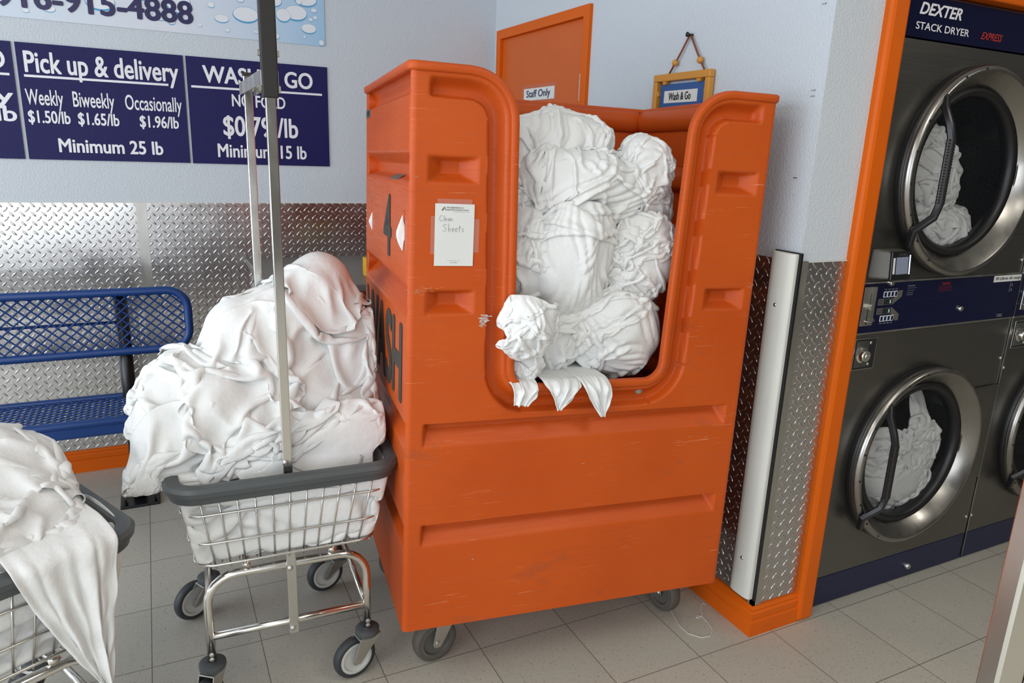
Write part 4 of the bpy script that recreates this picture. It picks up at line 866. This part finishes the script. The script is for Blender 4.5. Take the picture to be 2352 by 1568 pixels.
class Heap:
    """star-shaped pile: radius by direction, grown by every sheet laid on it"""
    NA, NE = 128, 64
    def __init__(s, C, E):
        s.C = np.array(C, float); az = (np.arange(s.NA)+.5)/s.NA*2*PI; el = ((np.arange(s.NE)+.5)/s.NE-.5)*PI
        A, B = np.meshgrid(az, el, indexing='ij'); d = np.stack([np.cos(B)*np.cos(A), np.cos(B)*np.sin(A), np.sin(B)], -1); s.R = np.full(A.shape, .03)
        for c, r, *rot in E:
            Rm = rot[0] if rot else np.eye(3); r = np.array(r, float); o = ((s.C-np.array(c, float))@Rm)/r; q = (d@Rm)/r; a = (q*q).sum(-1); b = (q*o).sum(-1); k = (o*o).sum()-1; D = b*b-a*k
            s.R = np.maximum(s.R, np.where(D > 0, (-b+np.sqrt(np.maximum(D, 0)))/a, 0))
    def sph(s, X):
        d = X-s.C; r = np.linalg.norm(d, axis=-1)+1e-9; return d, r, (np.arctan2(d[..., 1], d[..., 0]) % (2*PI))/(2*PI)*s.NA-.5, (np.arcsin(np.clip(d[..., 2]/r, -1, 1))/PI+.5)*s.NE-.5
    def rad(s, a, e):
        i = np.floor(a).astype(int); j = np.clip(np.floor(e).astype(int), 0, s.NE-2); fa = a-i; fe = np.clip(e-j, 0, 1); i0 = i % s.NA; i1 = (i+1) % s.NA
        return (s.R[i0, j]*(1-fe)+s.R[i0, j+1]*fe)*(1-fa)+(s.R[i1, j]*(1-fe)+s.R[i1, j+1]*fe)*fa
    def push(s, X, P, t=.004, fr=.86):
        d, r, a, e = s.sph(X); T = s.rad(a, e)+t; m = (r < T)[..., None]
        Y = s.C+d*(T/r)[..., None]; return np.where(m, Y*(1-fr)+(P+(Y-P)*.35)*fr, X)
    def grow(s, X):
        d, r, a, e = s.sph(X.reshape(-1, 3)); i = np.round(a).astype(int) % s.NA; j = np.clip(np.round(e).astype(int), 0, s.NE-1)
        keep = s.R.copy(); np.maximum.at(s.R, (i, j), r)
        b = (np.roll(s.R, 1, 0)+np.roll(s.R, -1, 0)+2*s.R)/4; b[:, 1:-1] = (b[:, :-2]+b[:, 2:]+2*b[:, 1:-1])/4; s.R = np.maximum(keep, b)
    def lay(s, az, el, spin, size, comp, seed, clamp, res=.0135, steps=75, noise=.045, grav=.0008, pull=.0009, scale=2.6, lift=.05, fr=.86, bend=.3):
        rng = np.random.default_rng(seed); n = int(size[0]/res)+1; m = int(size[1]/res)+1
        nrm = np.array((math.cos(el)*math.cos(az), math.cos(el)*math.sin(az), math.sin(el))); t1 = np.cross((0, 0, 1), nrm); t1 /= np.linalg.norm(t1); t2_ = np.cross(nrm, t1)
        e1 = t1*math.cos(spin)+t2_*math.sin(spin); e2 = -t1*math.sin(spin)+t2_*math.cos(spin)
        cu, cv = comp if hasattr(comp, '__len__') else (comp, comp)
        u = np.linspace(-.5, .5, n)[:, None, None]*size[0]*cu; v = np.linspace(-.5, .5, m)[None, :, None]*size[1]*cv
        d, r, a, e = s.sph((s.C+nrm)[None]); c = s.C+nrm*(float(s.rad(a, e)[0])+lift)
        X = c+u*e1+v*e2+wob(n, m, rng, scale, noise); g = np.array((0, 0, -grav))
        # start everywhere outside the pile
        X = s.push(X, X, .02, 0)
        def force(X):
            d = X-s.C; return g-pull*d/(np.linalg.norm(d, axis=-1, keepdims=True)+.05)
        X = drape(X, res, res, steps, force, lambda X, P: clamp(s.push(X, P, .004, fr)), thick=res*.65, bend=bend)
        s.grow(X); return X
# --- heap in the middle cart
def cartfun(T, org, yaw, xr=None):
    R = Rz(yaw); O = np.array(org, float)
    return (lambda X: (X-O)@R), (lambda L: L@R.T+O)
toA, frA = cartfun(TA1, (.0482, 1.7994, 0), -.0482)
td = np.array((-TM[0, 1], TM[0, 0])); tn = TM[:2, 0]/np.linalg.norm(TM[:2, 0])
def clampA(X):
    L = toA(X); x, y, z = L[..., 0], L[..., 1], L[..., 2]
    y = np.where(z > .60, np.maximum(y, .012-.0*z), y)
    inside = x > -.035
    z = np.where(inside, np.maximum(z, .60), np.maximum(z, .655)); x = np.where(inside & (z < .705), np.clip(x, -.012, .438), x); y = np.where(inside & (z < .705), np.clip(y, -.02, .43), y)
    x = np.maximum(np.where(~inside & (z < .715), np.minimum(x, -.085), x), -.17); y = np.minimum(y, .62)
    X = frA(np.stack([x, y, z], -1))
    dd = (X[..., :2]-TA[:2])@tn+.012; X[..., :2] -= np.maximum(dd, 0)[..., None]*tn
    return X
GA = 'white sheets heaped in the middle cart'
EA = [((.27, 2.08, .70), (.25, .17, .30)), ((.27, 2.03, .60), (.24, .21, .14)), ((.44, 2.02, .70), (.075, .18, .13)), ((.42, 2.12, 1.09), (.09, .09, .10)), ((.20, 2.07, .98), (.10, .11, .10)), ((.31, 2.08, 1.01), (.12, .12, .10)),
      ((.07, 2.05, .82), (.13, .13, .10)), ((-.02, 2.02, .77), (.06, .12, .08)), ((.48, 2.07, .90), (.09, .11, .14)), ((.30, 2.0, .80), (.16, .09, .14)), ((.08, 2.01, .80), (.11, .1, .11))]
HA = Heap((.26, 2.09, .74), EA)
FR = -PI/2
SH = [  # azimuth, elevation, spin, size, compression, seed, label
    (FR, .9, .3, (1.35, 1.35), .62, 11, 'large white sheet at the core of the heap in the middle cart'),
    (FR-.9, .10, .4, (.95, .8), .58, 12, 'white sheet bulging over the left rim of the middle cart'),
    (FR+.25, .0, 1.2, (.95, .7), .56, 13, 'white sheet along the lower front of the heap, just above the grey cart rim'),
    (FR+1.1, -.05, .2, (.7, .55), .56, 21, 'white sheet tucked along the right rim of the middle cart, low beside the orange truck'),
    (FR+.75, .25, .2, (.9, .7), .58, 14, 'white sheet on the right flank of the heap beside the orange truck'),
    (FR-.75, .55, -.5, (.95, .7), .58, 15, 'white sheet sloping down the upper left of the heap'),
    (FR-.3, .25, .9, (.8, .6), .56, 19, 'white sheet bunched at the left front of the heap, above the cart corner'),
    (FR+.5, .85, .8, (.8, .8), .60, 16, 'white sheet swagged across the upper right front of the heap'),
    (PI/4, 1.15, .1, (.75, .6), .52, 17, 'white sheet crumpled on the very top of the heap in the middle cart'),
    (FR+.1, .35, 2.3, (.8, .5), .56, 18, 'white sheet folded across the middle of the heap behind the front pole'),
    (FR-.35, .75, 1.9, (.7, .55), .60, 20, 'white sheet with a loose flap high on the heap, left of the front pole'),
]
for az, el, sp, size, comp, seed, lab in SH:
    X = HA.lay(az, el, sp, size, comp, seed, clampA); sheet(X, lab, GA)
# --- sheets filling the wire baskets, pressed against the wires
def basket_fill(to, fr, seed, label, group, zt=.70):
    rng = np.random.default_rng(seed); res = .0135
    path = np.array([(.0, .42)]+[(-.012, y) for y in np.linspace(.40, .03, 12)]+[(.0, -.005)]+[(x, -.015) for x in np.linspace(.02, .41, 13)]+[(.432, -.0)]+[(.442, y) for y in np.linspace(.03, .40, 12)])
    L = np.concatenate([[0], np.cumsum(np.linalg.norm(np.diff(path, axis=0), axis=1))]); n = int(L[-1]*1.22/res); m = int((zt-.46)*1.5/res)
    s = np.linspace(0, L[-1], n); px = np.interp(s, L, path[:, 0]); py = np.interp(s, L, path[:, 1]); z = np.linspace(.465, zt, m)
    X = np.stack([np.repeat(px[:, None], m, 1), np.repeat(py[:, None], m, 1), np.repeat(z[None], n, 0)], -1)
    c = np.array((.21, .2, 0)); X = c+(X-c)*np.array((.93, .92, 1))+wob(n, m, rng, 5, .022)
    def force(L):
        d = L-c; d[..., 2] = 0; f = .0007*d/(np.linalg.norm(d, axis=-1, keepdims=True)+1e-6); f[..., 2] = -.0002; return f
    def col(L, P):
        k = np.clip((L[..., 2]-.455)/.20, 0, 1.3); t = .006
        x = np.clip(L[..., 0], -.022-.030*k+t, .434+.044*k-t); y = np.clip(L[..., 1], -.028-.022*k+t, .455+.025*k-t); q = np.stack([x, y, np.clip(L[..., 2], .461, zt+.02)], -1)
        hit = (abs(q-L).max(-1) > 1e-6)[..., None]; return np.where(hit, P+(q-P)*.5, q)
    X = drape(X, res, res, 70, force, col, thick=.009)
    return sheet(fr(X), label, group)
basket_fill(toA, frA, 31, 'white sheet pressed against the wires inside the basket of the middle cart', GA)
# --- left cart
toB, frB = cartfun(TB1, _o, _y)
GB = 'white sheets heaped in the left cart'
basket_fill(toB, frB, 32, 'white sheet pressed against the wires inside the basket of the left cart', GB)
def clampB(X):
    L = toB(X); x, y, z = L[..., 0], L[..., 1], L[..., 2]; z = np.maximum(z, .60)
    lo = z < .715; x = np.where(lo, np.clip(x, -.02, .437), np.clip(x, -.1, .462)); y = np.where(lo, np.clip(y, -.018, .43), np.clip(y, -.03, .5)); return frB(np.stack([x, y, z], -1))
EB = [(frB(np.array((.2, .2, .62))), (.25, .22, .16)), (frB(np.array((.30, .28, .72))), (.15, .15, .15)), (frB(np.array((.13, .25, .74))), (.14, .14, .14)), (frB(np.array((.37, .24, .70))), (.09, .14, .12))]
HB = Heap(frB(np.array((.24, .22, .62))), EB)
ca = math.atan2(-.866, .433)
for az, el, sp, size, comp, seed, lab in ((ca, .9, .2, (1.0, 1.0), .6, 41, 'large white sheet at the core of the heap in the left cart'),
        (ca+.2, .35, .9, (.75, .6), .58, 42, 'white sheet bunched along the front rim of the left cart'), (ca+1.4, .45, .3, (.7, .6), .58, 43, 'white sheet at the right rim of the left cart, nearest the bench leg'),
        (ca+.9, 1.0, -.35, (.95, .62), .66, 44, 'white sheet with a turned-up hem draped over the top of the left cart')):
    X = HB.lay(az, el, sp, size, comp, seed, clampB); sheet(X, lab, GB)
# --- sheet corners hanging over an edge
def tail(to_world, x0, x1, tipx, zt, drop, yout, yin, depth, seed, label, group, rimr=.02, tw=.007):
    """cloth corner: hangs outside from x0..x1 at height zt down to tipx, its root lies inside"""
    rng = np.random.default_rng(seed); n = 36; m = 30; s = np.linspace(-depth, drop, n)[:, None]; u = np.linspace(0, 1, m)[None]
    k = np.clip(s/drop, 0, 1)**1.25; xl = x0+(tipx-tw-x0)*k; xr = x1+(tipx+tw-x1)*k; xw = xl+(xr-xl)*u
    y = np.where(s < 0, yin*np.clip(-s/depth, 0, 1), 0)+0*u; a = np.clip(s/rimr, 0, 1); yo = np.where(s < 0, y, -yout*np.sin(a*PI/2))+0*u; z = zt-np.where(s < 0, 0, s)+np.where(s < 0, -.3*s*0, 0)+0*u
    env = np.clip((s+depth*.2)/drop*2, 0, 1)*(1-np.clip(s/drop, 0, 1)*.4); w = sum(rng.uniform(.5, 1)*np.sin(2*PI*(f*u*(1+.3*s/drop)+rng.uniform())+rng.normal(0, 2)*s/drop) for f in (1.3, 2.3, 3.6))
    yo = yo-np.abs(w)*.012*env; z = z+.002*w*0
    X = np.stack([xw+.004*w*env, yo, z], -1); fine = wob(n, m, rng, 4, .003); X = X+fine*env[..., None]
    return sheet(to_world(X.reshape(-1, 3)).reshape(X.shape), label, group)
tail(lambda L: frB(L), .245, .445, .385, .718, .345, .080, .16, .16, 51, 'white sheet corner hanging down the front of the left cart to a point', GB)

# --- gathered and twisted bundles in the truck (truck-local coordinates)
GT = 'white sheet bundles in the orange truck'
def refine(X):
    n, m = X.shape[:2]
    def up(A):
        B = np.concatenate([A[:1], A, A[-1:]], 0); mid = (-B[:-3]+9*B[1:-2]+9*B[2:-1]-B[3:])/16; o = np.empty((2*A.shape[0]-1,)+A.shape[1:]); o[::2] = A; o[1::2] = mid; return o
    return up(up(X).swapaxes(0, 1)).swapaxes(0, 1)
def bundle(c, ax, rad, size, comp, az, el, spin, seed, clamp, label, group, to=TT, res=.0095, noise=.016, grav=.0004, pull=.0016, steps=65, fr=.55, scale=1.8, bend=.4, pleat=None):
    a = np.array(ax, float); a /= np.linalg.norm(a); h = np.array((0, -1., 0)) if abs(a[1]) < .9 else np.array((0, 0, 1.)); b = h-a*(a@h); b /= np.linalg.norm(b); Rm = np.stack([a, b, np.cross(a, b)], 1)
    H = Heap(c, [(c, rad, Rm)]); X = H.lay(az, el, spin, size, comp, seed, clamp, res=res, steps=steps, noise=noise, grav=grav, pull=pull, scale=scale, lift=.03, fr=fr, bend=bend)
    if pleat:          # folds gathered along the bundle's own axis
        k, tw, amp = pleat; rng = np.random.default_rng(seed+500); X = refine(X); d = X-np.array(c); u = (d@Rm[:, 0])/rad[0]; p, q = d@Rm[:, 1], d@Rm[:, 2]; r = np.hypot(p, q)+1e-6; ph = np.arctan2(q, p); f0, f1, f2, f3 = rng.uniform(0, 6.28, 4)
        ph = (ph+.30*np.sin(1.7*ph+1.5*u+f0)+.17*np.sin(3.1*ph-3*u+f1)+.09*np.sin(5.3*u+2*ph+f2))*(1+.22*np.sin(1.4*u+f3))+tw*u; k = k*.72
        m1 = np.clip(.45+.8*np.sin(2.3*ph+2.6*u+f3), 0, 1); m2 = np.clip(.4+.8*np.sin(3.7*ph-3.3*u+f2), 0, 1)
        w = np.abs(np.sin(k*ph/2))**.7*m1+.8*np.abs(np.sin(k*.43*ph+.9*u+f1))**.7*m2+.3*np.abs(np.sin(k*1.05*ph-1.5*u+f0))*m1
        w = w*smoothstep(1.25, .8, np.abs(u)); X = X+((p/r*w*amp)[..., None]*Rm[:, 1]+(q/r*w*amp)[..., None]*Rm[:, 2])
    return sheet(to(X.reshape(-1, 3)).reshape(X.shape), label, group)
def clT(X):
    x, y, z = X[..., 0], X[..., 1], X[..., 2]; x = np.clip(x, .03, TW-.03); y = np.minimum(y, TD-.05)
    inopen = (x > .295) & (x < .765) & (z > .735); y = np.where(inopen, np.maximum(y, -.01), np.maximum(y, .03)); return np.stack([x, y, z], -1)
def clLip(X):
    x, y, z = X[..., 0], X[..., 1], X[..., 2]; return np.stack([x, np.minimum(y, .10), z], -1)
V_ = (0, 0, 1)
bundle((.53, .46, .90), (1, 0, 0), (.42, .30, .34), (1.5, 1.3), .66, FR, .5, .2, 61, clT, 'broad white sheet mass at the back of the load in the truck', GT, res=.014)
bundle((.33, .20, 1.22), (.1, -.1, 1), (.22, .09, .09), (.9, .55), (0.95, 0.82), FR, .1, 1.5, 62, clT, 'white sheet squeezed up the left edge of the truck opening, behind the rolls', GT, pleat=(28, .4, .008))
bundle((.35, .14, 1.05), (.15, -.1, 1), (.17, .085, .085), (.8, .5), (0.95, 0.82), FR, .1, 1.4, 72, clT, 'white sheet swagged down the left edge of the truck opening, above the knot', GT, pleat=(28, .4, .008))
bundle((.73, .20, 1.19), (.1, .1, 1), (.19, .10, .11), (.85, .55), (0.90, 0.82), FR, .2, 1.2, 73, clT, 'white sheet tucked in the upper right corner of the load, behind the long roll', GT)
bundle((.59, .17, .98), (.6, .0, .8), (.16, .08, .09), (.7, .5), (0.85, 0.80), FR, .1, .5, 74, clT, 'shadowed crumpled white sheet deep between the centre drop and the lower right sack', GT)
bundle((.47, .14, .86), (.2, -.2, 1), (.14, .08, .10), (.7, .5), (0.85, 0.80), FR, .1, 1.0, 65, clT, 'white sheet low in the truck opening, between the knot and the lower right sack', GT)
bundle((.712, .135, 1.08), (1, .05, -.5), (.14, .09, .14), (.75, .8), (0.95, 0.72), FR, .1, -.35, 63, clT, 'finely pleated white bundle at the right edge of the truck opening', GT, pleat=(44, .2, .0055), res=.009, noise=.014, scale=3.2)
bundle((.645, .13, .865), (.75, -.1, -.65), (.165, .10, .125), (.72, .66), (1.0, .97), FR, .1, -.7, 64, clT, 'white sack-like bundle at the lower right of the truck opening', GT, pleat=(26, .4, .010), noise=.008, res=.0105)
bundle((.485, .10, 1.075), (.06, -.10, 1), (.195, .09, .112), (.80, .62), (1.0, .97), FR, .05, 1.5, 66, clT, 'tall drop-shaped white bundle hanging in the centre of the truck opening', GT, pleat=(26, .25, .011), noise=.006, res=.0105)
bundle((.45, .20, 1.385), (1, .0, .10), (.18, .085, .08), (.8, .6), (1.00, .92), FR, .5, .35, 67, clT, 'topmost twisted white roll at the upper left of the load in the truck', GT, pleat=(24, 1.3, .011), noise=.014)
bundle((.535, .13, 1.275), (1, .05, -.12), (.225, .09, .085), (.95, .62), (1.00, .92), FR, .3, -.3, 68, clT, 'long twisted white roll lying across the load below the topmost roll', GT, pleat=(26, 1.9, .012), noise=.014)
bundle((.715, .14, 1.325), (.35, .1, -1), (.095, .07, .075), (.5, .42), (1.0, .95), FR, .3, 1.2, 69, clT, 'white coil of sheet at the upper right end of the long roll', GT, pleat=(24, .8, .007), res=.009, noise=.012)
bundle((.345, .07, .775), (.4, -.3, 1), (.06, .05, .055), (.42, .40), .7, FR, .0, .6, 71, clLip, 'small ruffled white bundle under the knot at the lower left of the truck opening', GT, res=.0075, noise=.02)
bundle((.325, .0, .905), (.1, -.1, 1), (.088, .060, .074), (.42, .36), (1.0, .98), FR, .1, 1.3, 70, clLip, 'white knot of sheet bulging over the left edge of the truck opening', GT, pleat=(20, .6, .010), res=.009, noise=.006)
tail(TT, .283, .368, .312, .735, .058, .030, .16, .12, 81, 'rounded white sheet end drooping over the lower left corner of the truck opening', GT, tw=.022)
tail(TT, .385, .500, .425, .737, .078, .032, .16, .12, 82, 'broad pointed white corner hanging over the truck lip, middle of the three', GT)
tail(TT, .488, .582, .562, .739, .108, .034, .16, .12, 83, 'long pointed white corner hanging lowest over the truck lip', GT)
# folds of sheet poking out of the handle slots
for (sy, sz, hh), lab, sh in ((SLOTS[1], 'white sheet fold poking through the handle slot nearest the truck corner', 1), (SLOTS[0], 'small white cloth point in the rear handle slot of the truck', 0)):
    n, m = 20, 12; u = np.linspace(-1, 1, n)[:, None]; v = np.linspace(-1, 1, m)[None]
    w = (1-abs(u)**1.6)
    if sh: X = np.stack([-.002-.013*w*(1-v**2)+.006*w*np.sin(5*v+2*u), sy+.010*w*v+0*u, sz-.005+hh*.92*u+0*v], -1)
    else: X = np.stack([.002-.012*np.clip(1-abs(u)*1.0, 0, 1)*(1-v**2)+0*v, sy+.009*v*(1-abs(u))+0*u, sz-.012+.030*u+0*v], -1)
    sheet(TT(X.reshape(-1, 3)).reshape(X.shape), lab, GT)
# --- sheets tumbled in the dryer drums
GD = 'white sheets in the dryer drums'
def drumclamp(dc):
    def f(X):
        x, y, z = X[..., 0]-dc[0], X[..., 1], X[..., 2]-dc[1]; r = np.hypot(x, z)+1e-9; lim = np.where(y < DY+.06, .25, .332); k = np.minimum(1, lim/r)
        return np.stack([dc[0]+x*k, np.clip(y, DY+.02, DY+.6), dc[1]+z*k], -1)
    return f
I3 = lambda P: P
if 'DCA' in globals():
    u, l = DCA
    bundle((u[0]-.05, DY+.16, u[1]-.02), (.6, .2, 1), (.19, .12, .19), (1.0, .8), .78, FR, .2, .9, 91, drumclamp(u), 'crumpled white sheet filling the left of the upper drum of the near dryer', GD, I3, res=.012)
    bundle((u[0]+.06, DY+.14, u[1]-.19), (1, .1, .1), (.18, .10, .08), (.85, .55), .7, FR, .3, .2, 92, drumclamp(u), 'flattened white sheet at the bottom of the upper drum of the near dryer', GD, I3, res=.012)
    bundle((l[0]+.09, DY+.16, l[1]+.02), (.5, .1, 1), (.29, .12, .26), (1.3, 1.1), .78, FR, .2, .6, 93, drumclamp(l), 'large crumpled white sheet filling the lower drum of the near dryer', GD, I3, res=.013)
    bundle((l[0]+.06, DY+.12, l[1]-.14), (1, .1, -.1), (.20, .10, .11), (.85, .6), .7, FR, .2, .2, 94, drumclamp(l), 'white sheet slumped at the bottom of the lower drum of the near dryer', GD, I3, res=.012)
